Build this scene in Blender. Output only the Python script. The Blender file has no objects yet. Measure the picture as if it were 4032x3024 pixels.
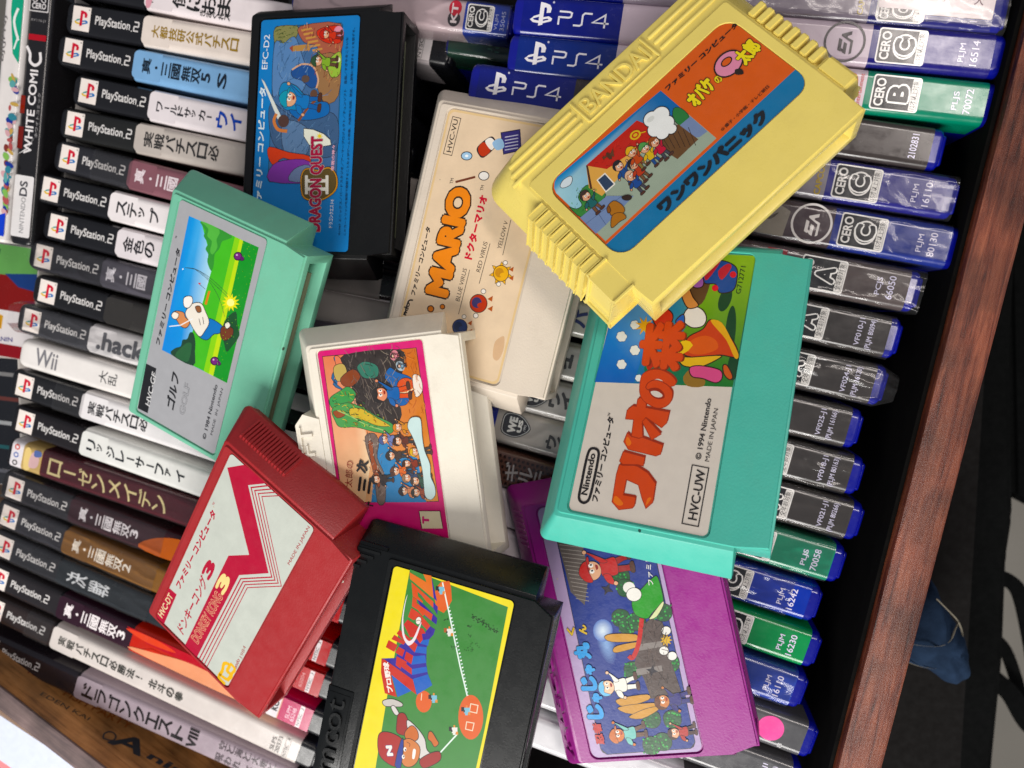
import bpy, bmesh, math, random
import numpy as np
from mathutils import Vector, Matrix, noise
from mathutils.geometry import tessellate_polygon
random.seed(4)
S = bpy.context.scene
COL = S.collection
# ------------------------------------------------------------------ camera
F = 3028.0; CX = 2016.0; CY = 1512.0           # phone lens, in pixels of a 4032 x 3024 frame
D = 326.68                                      # camera height over the left row of spines, mm
RW = np.array([[0.98662607, -0.01615749, 0.16219721], [0.0, 0.99507492, 0.0991257], [-0.163, -0.0978, 0.98176686]])
CAM = np.array([0, 0, D])
cam = bpy.data.objects.new('camera', bpy.data.cameras.new('camera'))
COL.objects.link(cam); S.camera = cam
cam.data.sensor_width = 36; cam.data.lens = F / 4032 * 36
cam.data.clip_start = 0.01; cam.data.clip_end = 20
mw = Matrix(RW.tolist()).to_4x4(); mw.translation = Vector((0, 0, D * .001)); cam.matrix_world = mw
cam.data.dof.use_dof = True; cam.data.dof.focus_distance = 0.262; cam.data.dof.aperture_fstop = 15
# ------------------------------------------------------------------ light
w = bpy.data.worlds.new('World'); S.world = w; w.use_nodes = True
w.node_tree.nodes['Background'].inputs[0].default_value = (0.80, 0.86, 1.0, 1)
w.node_tree.nodes['Background'].inputs[1].default_value = 0.19
def lamp(name, loc, tgt, sx, sy, power, col):
    l = bpy.data.lights.new(name, 'AREA'); l.shape = 'RECTANGLE'; l.size = sx; l.size_y = sy
    l.energy = power; l.color = col
    o = bpy.data.objects.new(name, l); COL.objects.link(o); o.location = loc
    o.rotation_euler = (Vector(tgt) - Vector(loc)).to_track_quat('-Z', 'Y').to_euler()
    return o
lamp('window_light', (-0.25, -1.15, 1.0), (0, 0, 0), 1.0, 0.6, 29.5, (1.0, 0.97, 0.93))
lamp('ceiling_light', (0.7, 0.35, 1.5), (0, 0, 0), 1.3, 0.16, 11, (1.0, 0.90, 0.84))
S.view_settings.view_transform = 'Standard'; S.view_settings.look = 'None'
S.view_settings.gamma = 1; S.view_settings.exposure = 0.0
S.cycles.max_bounces = 8; S.cycles.transparent_max_bounces = 12
try: S.cycles.use_denoising = True
except Exception: pass
# ------------------------------------------------------------------ helpers
def ray(u, v): return RW @ np.array([(u - CX) / F, -(v - CY) / F, -1.0])
def at(u, v, z=0.0):
    r = ray(u, v); t = (z - D) / r[2]; return CAM + t * r
def lin(h):
    if isinstance(h, tuple): return h
    h = h.lstrip('#'); c = [int(h[i:i + 2], 16) / 255 for i in (0, 2, 4)]
    return tuple(x / 12.92 if x <= .04045 else ((x + .055) / 1.055) ** 2.4 for x in c)
class Frame:                                    # a plane in the place: origin (mm) and axes
    def __init__(s, o, R): s.o = np.array(o, float); s.R = np.array(R, float)
    def hit(s, u, v, z=0.0):
        d = s.R.T @ ray(u, v); a = s.R.T @ (CAM - s.o); t = (z - a[2]) / d[2]; p = a + t * d
        return float(p[0]), float(p[1])
    def mat(s):
        m = Matrix(s.R.tolist()).to_4x4(); m.translation = Vector((s.o * .001).tolist()); return m
def link(name, me, mat, parent=None, smooth=None):
    o = bpy.data.objects.new(name, me); COL.objects.link(o)
    if mat is not None and not me.materials: me.materials.append(mat)
    if parent is not None: o.parent = parent
    if smooth:
        for p in me.polygons: p.use_smooth = True
        me.set_sharp_from_angle(angle=math.radians(smooth))
    return o
def bm_obj(name, bm, mat, parent=None, smooth=35):
    bmesh.ops.recalc_face_normals(bm, faces=bm.faces[:])
    me = bpy.data.meshes.new(name)
    bmesh.ops.scale(bm, vec=(.001,) * 3, verts=bm.verts[:]); bm.to_mesh(me); bm.free()
    return link(name, me, mat, parent, smooth)
def tag(o, label, cat, group=None, kind=None):
    if label: o['label'] = label
    if cat: o['category'] = cat
    if group: o['group'] = group
    if kind: o['kind'] = kind
    return o
def empty(name, M):
    o = bpy.data.objects.new(name, None); COL.objects.link(o); o.empty_display_size = .01; o.matrix_world = M; return o
def box(bm, x0, x1, y0, y1, z0, z1, bev=0, seg=2):
    r = bmesh.ops.create_cube(bm, size=1); vs = r['verts']
    for v in vs: v.co = Vector((x0 if v.co.x < 0 else x1, y0 if v.co.y < 0 else y1, z0 if v.co.z < 0 else z1))
    if bev:
        es = list({e for v in vs for e in v.link_edges})
        bmesh.ops.bevel(bm, geom=es, offset=bev, segments=seg, affect='EDGES', profile=.5)
def rr(x0, x1, y0, y1, r, n=5):                 # rounded rectangle outline, counter-clockwise
    if isinstance(r, (int, float)): r = (r,) * 4
    o = []
    for (cx, cy, a, q) in ((x1, y0, -90, r[1]), (x1, y1, 0, r[2]), (x0, y1, 90, r[3]), (x0, y0, 180, r[0])):
        sx = -1 if cx == x1 else 1; sy = -1 if cy == y1 else 1
        if q <= 0: o.append((cx, cy)); continue
        for k in range(n + 1):
            t = math.radians(a + 90 * k / n); o.append((cx + sx * q + q * math.cos(t), cy + sy * q + q * math.sin(t)))
    return o
def smooth_pts(p, n=5, closed=True):
    N = len(p); o = []
    rng = range(N) if closed else range(N - 1)
    for i in rng:
        P = [p[(i + k) % N] if closed else p[min(max(i + k, 0), N - 1)] for k in (-1, 0, 1, 2)]
        for k in range(n):
            t = k / n
            o.append(tuple(.5 * (2 * P[1][j] + (P[2][j] - P[0][j]) * t + (2 * P[0][j] - 5 * P[1][j] + 4 * P[2][j] - P[3][j]) * t * t
                     + (-P[0][j] + 3 * P[1][j] - 3 * P[2][j] + P[3][j]) * t ** 3) for j in (0, 1)))
    if not closed: o.append(tuple(p[-1]))
    return o
_g = {}
def glyph0(s, res=3):
    k = (s, res)
    if k in _g: return _g[k]
    cu = bpy.data.curves.new('t', 'FONT'); cu.body = s; cu.size = 1; cu.resolution_u = res; cu.fill_mode = 'FRONT'
    ob = bpy.data.objects.new('t', cu); COL.objects.link(ob)
    bpy.context.view_layer.update()
    me = bpy.data.meshes.new_from_object(ob.evaluated_get(bpy.context.evaluated_depsgraph_get()))
    v = np.array([x.co[:2] for x in me.vertices]) if len(me.vertices) else np.zeros((3, 2))
    f = [tuple(p.vertices) for p in me.polygons]
    bpy.data.objects.remove(ob); bpy.data.curves.remove(cu); bpy.data.meshes.remove(me)
    _g[k] = (v, f); return _g[k]
def glyphs(s, bold=0.0, res=3):
    """vertices, faces, min, max, layer of each vertex; a bolder letter is the same letter struck several times"""
    v, f = glyph0(s, res); bold = max(bold, 0)
    if bold < .004: return v, f, v.min(0), v.max(0), np.zeros(len(v))
    n = 6 if bold < .03 else 10; V = []; FF = []; LL = []
    for k in range(n):
        a = 2 * math.pi * (k + .5) / n
        V.append(v + bold * np.array([math.cos(a), math.sin(a)])); FF += [tuple(i + k * len(v) for i in t) for t in f]; LL += [k] * len(v)
    return np.concatenate(V), FF, v.min(0) - bold, v.max(0) + bold, np.array(LL, float)
class Print:
    """flat printing on one surface: polygons, each layer a few microns over the last"""
    def __init__(s, P=None, z=0.0, dz=.004):
        s.v = []; s.f = []; s.c = []; s.z = z; s.dz = dz; s.P = P
        s.clip = None; s.auto = 0
    def m(s, p): return s.P(*p) if s.P else p
    def raw(s, pts, tris, col, lay=None):
        b = len(s.v)
        for i, p in enumerate(pts): s.v.append((p[0], p[1], s.z + (lay[i] * s.dz * .4 if lay is not None else 0))); s.c.append(col[i] if isinstance(col, list) else col)
        for t in tris: s.f.append(tuple(b + i for i in t))
        s.z += s.dz * (5 if lay is not None and len(lay) and max(lay) > 0 else 1)
    def poly(s, pts, col, loc=False, sm=0, rnd=False):
        if sm: pts = smooth_pts(pts, sm)
        q = [tuple(p) if loc else s.m(p) for p in pts]
        if s.clip: q = clip_poly(q, s.clip)
        if len(q) < 3: return
        col = [lin(c) for c in col] if isinstance(col, list) else lin(col)
        if isinstance(col, list) and len(col) != len(q): col = col[0]
        s.raw(q, tessellate_polygon([[Vector((x, y, 0)) for x, y in q]]), col)
        if s.auto and (sm or rnd): s.ring(q, s.auto, '#1d1618', loc=True)
    def ring(s, pts, w, col, loc=False, closed=True, sm=0):        # stroke
        if sm: pts = smooth_pts(pts, sm, closed)
        q = [tuple(p) if loc else s.m(p) for p in pts]; n = len(q); L = []; R_ = []
        for i in range(n):
            a = q[(i - 1) % n] if (closed or i) else None; b = q[(i + 1) % n] if (closed or i < n - 1) else None
            ds = []
            for (p0, p1) in ((a, q[i]), (q[i], b)):
                if p0 is None or p1 is None: continue
                l = math.hypot(p1[0] - p0[0], p1[1] - p0[1])
                if l > 1e-6: ds.append(((p1[0] - p0[0]) / l, (p1[1] - p0[1]) / l))
            if not ds: ds = [(1, 0)]
            d0, d1 = ds[0], ds[-1]; mx_, my_ = -(d0[1] + d1[1]), d0[0] + d1[0]; l = math.hypot(mx_, my_)
            if l < .3: mx_, my_, l = -d0[1], d0[0], 1
            k_ = min((mx_ / l) * -d0[1] + (my_ / l) * d0[0], 1); k_ = w / 2 / max(k_, .5); nx, ny = mx_ / l * k_, my_ / l * k_
            L.append((q[i][0] + nx, q[i][1] + ny)); R_.append((q[i][0] - nx, q[i][1] - ny))
        pts2 = L + R_; T = []
        for i in range(n if closed else n - 1):
            j = (i + 1) % n; T += [(i, j, n + j), (i, n + j, n + i)]
        s.raw(pts2, T, lin(col))
    def ell(s, c, rx, ry, col, rot=0, loc=False, n=26):
        a = math.radians(rot)
        pts = [(c[0] + rx * math.cos(t) * math.cos(a) - ry * math.sin(t) * math.sin(a), c[1] + rx * math.cos(t) * math.sin(a) + ry * math.sin(t) * math.cos(a)) for t in [2 * math.pi * k / n for k in range(n)]]
        s.poly(pts, col, loc)
    def star(s, c, r0, r1, n, col, rot=0, loc=False):
        s.poly([(c[0] + (r1 if k % 2 else r0) * math.cos(math.pi * k / n + rot), c[1] + (r1 if k % 2 else r0) * math.sin(math.pi * k / n + rot)) for k in range(2 * n)], col, loc)
    def text(s, A, B, h, st, col, bold=0.0, out=None, shear=0.0, loc=False, res=3, keep=False):
        """bottom-left corner A, bottom-right corner B, letter height h (same units as A, B)"""
        a = np.array(A if loc else s.m(A)); b = np.array(B if loc else s.m(B)); l = np.linalg.norm(b - a)
        hh = h * l / (math.hypot(B[0] - A[0], B[1] - A[1]) or 1)
        ex = (b - a) / l; ey = np.array([-ex[1], ex[0]])
        for (o, c) in ([(out[1], out[0])] if out else []) + [(0, col)]:
            v, f, mn, mx, ly = glyphs(st, bold + o, res); _, _, mn0, mx0, _ = glyphs(st, bold, res)
            sz = mx0 - mn0; x = (v[:, 0] - mn0[0]) / sz[0] * l; y = (v[:, 1] - mn0[1]) / sz[1] * hh
            P = a + np.outer(x + shear * y, ex) + np.outer(y, ey)
            s.raw([tuple(p) for p in P], f, lin(c), ly)
    def vchars(s, st, x, pitch, size, y0, col, bold=.02, w=None, out=None):
        """vertical writing that runs along +x of a spine (tops of the letters towards -x)"""
        w = w or pitch * .9
        for ch in st:
            if ch in '！': s.ring([(x + w * .1, y0), (x + w * .62, y0)], size * .11, col, loc=True, closed=False); s.ell((x + w * .85, y0), size * .07, size * .07, col, loc=True); x += pitch; continue
            if ch == ' ': x += pitch * .6; continue
            if ch == 'ー': s.ring([(x + .5, y0), (x + w - .3, y0 + .1)], size * .12, col, loc=True, closed=False); x += pitch; continue
            if ch == '・': s.ell((x + w / 2, y0), size * .09, size * .09, col, loc=True); x += pitch; continue
            k = size * (.62 if ch in 'ィァュャッ' else .55 if ch in '23568' else .92)
            ww = w * (.65 if ch in 'ィァュャッ' else 1)
            s.text((x + ww, y0 - k / 2), (x + ww, y0 + k / 2), ww, ch, col, bold, out=out, loc=True, res=2); x += pitch
    def build(s, name, mat, parent):
        me = bpy.data.meshes.new(name)
        me.from_pydata([(x * .001, y * .001, z * .001) for x, y, z in s.v], [], s.f)
        at_ = me.color_attributes.new('Col', 'FLOAT_COLOR', 'POINT')
        at_.data.foreach_set('color', [q for c in s.c for q in (*c[:3], 1.0)])
        me.materials.append(mat)
        flip = [p.index for p in me.polygons if p.normal.z < 0]
        if flip:
            bm = bmesh.new(); bm.from_mesh(me); bm.faces.ensure_lookup_table()
            bmesh.ops.reverse_faces(bm, faces=[bm.faces[i] for i in flip]); bm.to_mesh(me); bm.free()
        return link(name, me, None, parent)
def clip_poly(q, c):                            # clip to rectangle c = x0,x1,y0,y1
    x0, x1, y0, y1 = c
    for ax, lim, sg in ((0, x0, 1), (0, x1, -1), (1, y0, 1), (1, y1, -1)):
        o = []
        for i in range(len(q)):
            a, b = q[i - 1], q[i]; da = (a[ax] - lim) * sg; db = (b[ax] - lim) * sg
            if (da >= 0) != (db >= 0):
                t = da / (da - db); o.append((a[0] + (b[0] - a[0]) * t, a[1] + (b[1] - a[1]) * t))
            if db >= 0: o.append(b)
        q = o
        if not q: return q
    return q
# ------------------------------------------------------------------ materials
def mat(name, col, rough=.4, spec=.5, bump=.0, bscale=900, coat=0, var=.06, vscale=60, specks=None, attr=False, metal=0, trans=0, grime=0, rv=1.0):
    m = bpy.data.materials.new(name); m.use_nodes = True; nt = m.node_tree; N = nt.nodes; B = N['Principled BSDF']
    B.inputs['Roughness'].default_value = rough; B.inputs['Specular IOR Level'].default_value = spec
    B.inputs['Coat Weight'].default_value = coat; B.inputs['Coat Roughness'].default_value = .12; B.inputs['Metallic'].default_value = metal
    tc = N.new('ShaderNodeTexCoord')
    def nz(sc, det=3, ro=.6):
        n = N.new('ShaderNodeTexNoise'); n.inputs['Scale'].default_value = sc; n.inputs['Detail'].default_value = det; n.inputs['Roughness'].default_value = ro
        nt.links.new(tc.outputs['Object'], n.inputs['Vector']); return n
    if attr:
        a = N.new('ShaderNodeAttribute'); a.attribute_name = 'Col'; hs = N.new('ShaderNodeHueSaturation'); hs.inputs['Saturation'].default_value = 1.1; hs.inputs['Value'].default_value = 1.06; nt.links.new(a.outputs['Color'], hs.inputs['Color']); src = hs.outputs['Color']
    else:
        a = N.new('ShaderNodeRGB'); a.outputs[0].default_value = (*lin(col), 1); src = a.outputs[0]
    n1 = nz(vscale); r = N.new('ShaderNodeMapRange'); r.inputs[1].default_value = .3; r.inputs[2].default_value = .7
    r.inputs[3].default_value = 1 - var; r.inputs[4].default_value = 1 + var; nt.links.new(n1.outputs['Fac'], r.inputs[0])
    mx = N.new('ShaderNodeVectorMath'); mx.operation = 'SCALE'; nt.links.new(src, mx.inputs[0]); nt.links.new(r.outputs[0], mx.inputs['Scale']); out = mx.outputs[0]
    if specks:
        vo = N.new('ShaderNodeTexVoronoi'); vo.inputs['Scale'].default_value = specks[1]; nt.links.new(tc.outputs['Object'], vo.inputs['Vector'])
        ns = nz(specks[1] * 1.9, 2)
        ad = N.new('ShaderNodeMath'); ad.operation = 'MULTIPLY_ADD'; ad.inputs[1].default_value = .25; nt.links.new(ns.outputs['Fac'], ad.inputs[0]); nt.links.new(vo.outputs['Distance'], ad.inputs[2])
        cl = N.new('ShaderNodeSeparateColor'); nt.links.new(vo.outputs['Color'], cl.inputs[0])
        th = N.new('ShaderNodeMath'); th.operation = 'MULTIPLY_ADD'; th.inputs[1].default_value = .10; th.inputs[2].default_value = .12; nt.links.new(cl.outputs[0], th.inputs[0])
        lt = N.new('ShaderNodeMath'); lt.operation = 'LESS_THAN'; nt.links.new(ad.outputs[0], lt.inputs[0]); nt.links.new(th.outputs[0], lt.inputs[1])
        g = N.new('ShaderNodeMath'); g.operation = 'GREATER_THAN'; g.inputs[1].default_value = 1 - specks[2]; nt.links.new(cl.outputs[1], g.inputs[0])
        mu = N.new('ShaderNodeMath'); mu.operation = 'MULTIPLY'; nt.links.new(lt.outputs[0], mu.inputs[0]); nt.links.new(g.outputs[0], mu.inputs[1])
        mi = N.new('ShaderNodeMix'); mi.data_type = 'RGBA'; nt.links.new(mu.outputs[0], mi.inputs[0]); nt.links.new(out, mi.inputs[6]); mi.inputs[7].default_value = (*lin(specks[0]), 1); out = mi.outputs[2]
    if grime:
        n3 = nz(28, 6, .75); rp = N.new('ShaderNodeMapRange'); rp.inputs[1].default_value = .56; rp.inputs[2].default_value = .8; rp.inputs[4].default_value = grime
        nt.links.new(n3.outputs['Fac'], rp.inputs[0])
        mi = N.new('ShaderNodeMix'); mi.data_type = 'RGBA'; nt.links.new(rp.outputs[0], mi.inputs[0]); nt.links.new(out, mi.inputs[6]); mi.inputs[7].default_value = (*lin('#7a6a50'), 1); out = mi.outputs[2]
    nt.links.new(out, B.inputs['Base Color'])
    n2 = nz(170, 5, .7); r2 = N.new('ShaderNodeMapRange'); r2.inputs[1].default_value = .35; r2.inputs[2].default_value = .75
    r2.inputs[3].default_value = max(0, rough - .07 * rv); r2.inputs[4].default_value = rough + .14 * rv; nt.links.new(n2.outputs['Fac'], r2.inputs[0]); nt.links.new(r2.outputs[0], B.inputs['Roughness'])
    if bump:
        nb = nz(bscale, 2); b = N.new('ShaderNodeBump'); b.inputs['Strength'].default_value = bump; b.inputs['Distance'].default_value = .0002
        nt.links.new(nb.outputs['Fac'], b.inputs['Height']); nt.links.new(b.outputs[0], B.inputs['Normal'])
    return m
def film_mat():
    m = bpy.data.materials.new('clear_film'); m.use_nodes = True; nt = m.node_tree; N = nt.nodes; N.remove(N['Principled BSDF'])
    o = N['Material Output']; t = N.new('ShaderNodeBsdfTransparent'); g = N.new('ShaderNodeBsdfGlossy'); g.inputs['Roughness'].default_value = .12
    d = N.new('ShaderNodeBsdfDiffuse'); d.inputs[0].default_value = (.8, .8, .82, 1)
    tc = N.new('ShaderNodeTexCoord'); n = N.new('ShaderNodeTexNoise'); n.inputs['Scale'].default_value = 60; n.inputs['Detail'].default_value = 2; n.inputs['Distortion'].default_value = 1.5
    nt.links.new(tc.outputs['Object'], n.inputs['Vector']); b = N.new('ShaderNodeBump'); b.inputs['Strength'].default_value = .3; b.inputs['Distance'].default_value = .0010
    nt.links.new(n.outputs['Fac'], b.inputs['Height']); nt.links.new(b.outputs[0], g.inputs['Normal'])
    lw = N.new('ShaderNodeFresnel'); lw.inputs[0].default_value = 1.5; nt.links.new(b.outputs[0], lw.inputs['Normal'])
    ad = N.new('ShaderNodeMath'); ad.operation = 'MULTIPLY'; ad.inputs[1].default_value = .6; nt.links.new(lw.outputs[0], ad.inputs[0])
    m0 = N.new('ShaderNodeMixShader'); m0.inputs[0].default_value = .015; nt.links.new(t.outputs[0], m0.inputs[1]); nt.links.new(d.outputs[0], m0.inputs[2])
    m1 = N.new('ShaderNodeMixShader'); nt.links.new(ad.outputs[0], m1.inputs[0]); nt.links.new(m0.outputs[0], m1.inputs[1]); nt.links.new(g.outputs[0], m1.inputs[2])
    nt.links.new(m1.outputs[0], o.inputs[0]); return m
def wood_mat(name, c0, c1, axis_scale, rough=.45, dark='#1c0d08', bump=.5):
    m = bpy.data.materials.new(name); m.use_nodes = True; nt = m.node_tree; N = nt.nodes; B = N['Principled BSDF']
    tc = N.new('ShaderNodeTexCoord'); mp = N.new('ShaderNodeMapping'); mp.inputs['Scale'].default_value = axis_scale; nt.links.new(tc.outputs['Object'], mp.inputs[0])
    n = N.new('ShaderNodeTexNoise'); n.inputs['Scale'].default_value = 420; n.inputs['Detail'].default_value = 8; n.inputs['Roughness'].default_value = .7; n.inputs['Distortion'].default_value = .6; nt.links.new(mp.outputs[0], n.inputs[0])
    cr = N.new('ShaderNodeValToRGB'); e = cr.color_ramp.elements; e[0].position = .32; e[0].color = (*lin(dark), 1); e[1].position = .72; e[1].color = (*lin(c1), 1)
    k = cr.color_ramp.elements.new(.46); k.color = (*lin(c0), 1); nt.links.new(n.outputs['Fac'], cr.inputs[0])
    n2 = N.new('ShaderNodeTexNoise'); n2.inputs['Scale'].default_value = 45; n2.inputs['Detail'].default_value = 4; nt.links.new(tc.outputs['Object'], n2.inputs[0])
    mr = N.new('ShaderNodeMapRange'); mr.inputs[1].default_value = .35; mr.inputs[2].default_value = .65; mr.inputs[3].default_value = .42; mr.inputs[4].default_value = 1.15; nt.links.new(n2.outputs['Fac'], mr.inputs[0])
    sc = N.new('ShaderNodeVectorMath'); sc.operation = 'SCALE'; nt.links.new(cr.outputs[0], sc.inputs[0]); nt.links.new(mr.outputs[0], sc.inputs['Scale']); nt.links.new(sc.outputs[0], B.inputs['Base Color'])
    n3 = N.new('ShaderNodeTexNoise'); n3.inputs['Scale'].default_value = 3000; n3.inputs['Detail'].default_value = 3; nt.links.new(tc.outputs['Object'], n3.inputs[0])
    ad = N.new('ShaderNodeMath'); ad.operation = 'ADD'; nt.links.new(n.outputs['Fac'], ad.inputs[0]); nt.links.new(n3.outputs['Fac'], ad.inputs[1])
    b = N.new('ShaderNodeBump'); b.inputs['Strength'].default_value = bump; b.inputs['Distance'].default_value = .0006; nt.links.new(ad.outputs[0], b.inputs['Height']); nt.links.new(b.outputs[0], B.inputs['Normal'])
    B.inputs['Roughness'].default_value = rough; return m
M_print = mat('printed_paper', '#ffffff', .42, .45, var=.035, vscale=300, attr=True)
M_label = mat('printed_label', '#ffffff', .40, .5, var=.03, vscale=250, attr=True, bump=.06, bscale=2500, specks=('#5a4634', 160, .10))
M_worn = mat('worn_label', '#ffffff', .36, .5, var=.05, vscale=120, attr=True, bump=.25, bscale=500, specks=('#b9a58a', 260, .2))
M_sleeve = mat('glossy_sleeve', '#ffffff', .2, .5, var=.06, vscale=90, attr=True, coat=.3, bump=.12, bscale=110)
M_blackcase = mat('black_case_plastic', '#16171b', .30, .5, var=.2, vscale=200, bump=.1)
M_bluecase = mat('blue_case_plastic', '#050e84', .22, .6, var=.12, vscale=50, coat=.3)
M_whitecase = mat('white_case_plastic', '#e2ddd8', .3, .5, var=.03)
M_film = film_mat()
# ------------------------------------------------------------------ wooden crate and what lies round it
WDIR = at(411, 3024, 17) - at(0, 2705, 17); WDIR[2] = 0; WDIR /= np.linalg.norm(WDIR)
M_rail = wood_mat('stained_wood', '#6b3220', '#9c5a3e', (.07, 1, 1), .36, '#2c130c', bump=.5)
M_bare = wood_mat('bare_wood', '#a8723c', '#c89056', (.07, 1, 1), .5, '#754a22', .2)
M_grey = wood_mat('greyed_edge_wood', '#6d5a58', '#85706c', (.08, 1, 1), .6, '#5a4b4d', .2)
crate = empty('wooden_crate', Matrix.Translation((0, 0, -.137)))
tag(crate, 'open wooden crate with a reddish brown right rim, holding all the upright game cases', 'crate')
def wall_box(name, A, dirv, l0, l1, t0, t1, z0, z1, m, bev=.8):
    """box along dirv from A, thickness measured to the left of dirv"""
    x = np.array(dirv); y = np.array([-x[1], x[0], 0]); R = np.stack([x, y, [0, 0, 1]], 1)
    bm = bmesh.new(); box(bm, l0, l1, t0, t1, z0, z1, bev)
    o = bm_obj(name, bm, m, None); o.matrix_world = Frame([A[0], A[1], 0], R).mat(); return o, Frame([A[0], A[1], 0], R)
def keep_parent(o, p):
    mw_ = o.matrix_world.copy(); o.parent = p; o.matrix_parent_inverse = p.matrix_world.inverted(); o.matrix_world = mw_
A0 = at(0, 2705, 17); A0[2] = 0
o, fr_w = wall_box('side_wall', A0, WDIR, -160, 330, -10.5, 0, -137, 15.6, M_bare, .5); keep_parent(o, crate)
o2, _ = wall_box('wall_edge', A0, WDIR, -160, 330, -10.6, -.1, 15.7, 17, M_grey, .4); keep_parent(o2, crate); o2['label'] = 'greyed top edge of the near left wall'
# rim on the right
r0 = at(4060, 40, 40); r1 = at(3303, 3024, 40); rd = r1 - r0; rd[2] = 0; rl = np.linalg.norm(rd); rd /= rl
rail = wall_box('side_wall', r0, rd, -60, rl + 60, -.3, 14.8, -137, 40, M_rail, 1.4); keep_parent(rail[0], crate)
M_shade = mat('painted_shade', '#070605', .9, .1)  # near-black colour of an added board, stands in for shade inside the wall
shade_ = wall_box('shade_board', r0, rd, -60, rl + 60, -2.2, -.6, -137, 36, M_shade, .3); keep_parent(shade_[0], crate); shade_[0]['label'] = 'thin dark board added for the shade inside the right wall'
for r_ in (rail[0],): r_['label'] = 'reddish brown stained right wall'
bm = bmesh.new(); box(bm, -330, 190, -300, 330, -4, -.2)
o = bm_obj('base_board', bm, mat('dark_board', '#0c0a09', .9, .2)); o.parent = crate
# pen writing on the inner face of the near wall
fw = Frame(A0, np.stack([WDIR, [0, 0, 1], np.cross(WDIR, [0, 0, 1])], 1))
if (fw.R[:, 2] @ (CAM - fw.o)) < 0: fw = Frame(A0, np.stack([-WDIR, [0, 0, 1], np.cross(-WDIR, [0, 0, 1])], 1))
pen = Print(lambda x, y: fw.hit(x / 1.58, 2300 + y / 1.58), .06)
def pen_text(a, b, h, s, c, bold=0.0, shear=.1): pen.text(a, b, h, s, c, bold, shear=shear)
pen_text((150, 545), (365, 640), 40, 'Take A', '#6e2c12', .01); pen_text((385, 690), (800, 905), 60, 'FISH PARTY', '#7c4420', .01)
pen_text((245, 690), (545, 850), 34, 'EDEN KAI', '#3a3630', .005); pen_text((660, 985), (870, 1075), 130, 'A', '#2c3036', .03, .35)
pen_text((905, 1080), (1130, 1200), 62, 'nir', '#2c3036', .03, .35)
pen.ring([(640, 960), (650, 930), (690, 920), (720, 945), (700, 975), (640, 960)], .8, '#2c3036', closed=False, sm=4)
M_pen = mat('pen_ink', '#ffffff', .6, attr=True)
po = pen.build('pen_writing', M_pen, None); po.matrix_world = fw.mat(); keep_parent(po, crate)
# ground, black cloth, straps, denim, paper
bm = bmesh.new(); bmesh.ops.create_grid(bm, x_segments=1, y_segments=1, size=3500)
fl = bm_obj('floor', bm, mat('pale_floor', '#76726a', .7, var=.12, vscale=3)); fl.location = (0, 0, -.72); tag(fl, 'pale grey floor far below the crate', None, kind='structure')
def px_sheet(name, pts, z, th, m, label, cat, sub=0, wob=0):
    P = [at(u, v, z) for u, v in pts]; c = sum(P) / len(P)
    bm = bmesh.new(); vs = [bm.verts.new(((p - c)[0], (p - c)[1], 0)) for p in P]; f = bm.faces.new(vs)
    ex = bmesh.ops.extrude_face_region(bm, geom=[f]); bmesh.ops.translate(bm, vec=(0, 0, -th), verts=[g for g in ex['geom'] if isinstance(g, bmesh.types.BMVert)])
    bmesh.ops.bevel(bm, geom=bm.edges[:], offset=min(th * .3, 4), segments=2, affect='EDGES')
    o = bm_obj(name, bm, m); o.location = Vector((c * .001).tolist()); tag(o, label, cat); return o
M_cloth = mat('black_cloth', '#060707', .9, .1, var=.35, vscale=15, bump=.4, bscale=500)
px_sheet('black_cloth', [(2700, -700), (4040, -700), (4035, 500), (3985, 1350), (3995, 2040), (3970, 2200), (3955, 2600), (3915, 3000), (3870, 3700), (2400, 3700)], -210, 20, M_cloth, 'black cloth hanging behind the brown crate rim, right side', 'cloth')
px_sheet('black_bag', [(3960, 500), (4300, 400), (4300, 1990), (4080, 2010), (3990, 1960)], -330, 40, M_cloth, 'black bag lying at the far right edge above the pale floor', 'bag')
def strap(pts, wd, z, label):
    bm = bmesh.new(); P = [at(u, v, z) for u, v in smooth_pts(pts, 5, False)]; c = P[0]; prev = None
    for i, p in enumerate(P):
        a = P[max(i - 1, 0)]; b = P[min(i + 1, len(P) - 1)]; d = (b - a)[:2]; d = d / np.linalg.norm(d); n = np.array([-d[1], d[0]]) * wd / 2
        q = p - c; row = [bm.verts.new((q[0] + n[0], q[1] + n[1], 0)), bm.verts.new((q[0] - n[0], q[1] - n[1], 0)), bm.verts.new((q[0] - n[0], q[1] - n[1], -3)), bm.verts.new((q[0] + n[0], q[1] + n[1], -3))]
        if prev:
            for k in range(4): bm.faces.new((prev[k], prev[(k + 1) % 4], row[(k + 1) % 4], row[k]))
        prev = row
    o = bm_obj('bag_strap', bm, M_cloth); o.location = Vector((c * .001).tolist()); tag(o, label, 'strap', 'bag straps at the right edge')
strap([(3930, 2270), (3990, 2300), (4025, 2360), (4060, 2520), (4090, 2700)], 11, -300, 'black strap looping from the cloth at the right edge, thinner upper one')
strap([(3920, 2680), (3985, 2740), (4050, 2850), (4120, 2900)], 14, -300, 'black strap at the bottom right corner crossing the pale floor')
strap([(3900, 2500), (3960, 2560), (4010, 2700), (4030, 2800)], 9, -310, 'short black strap below the loop at the right edge')
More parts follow.
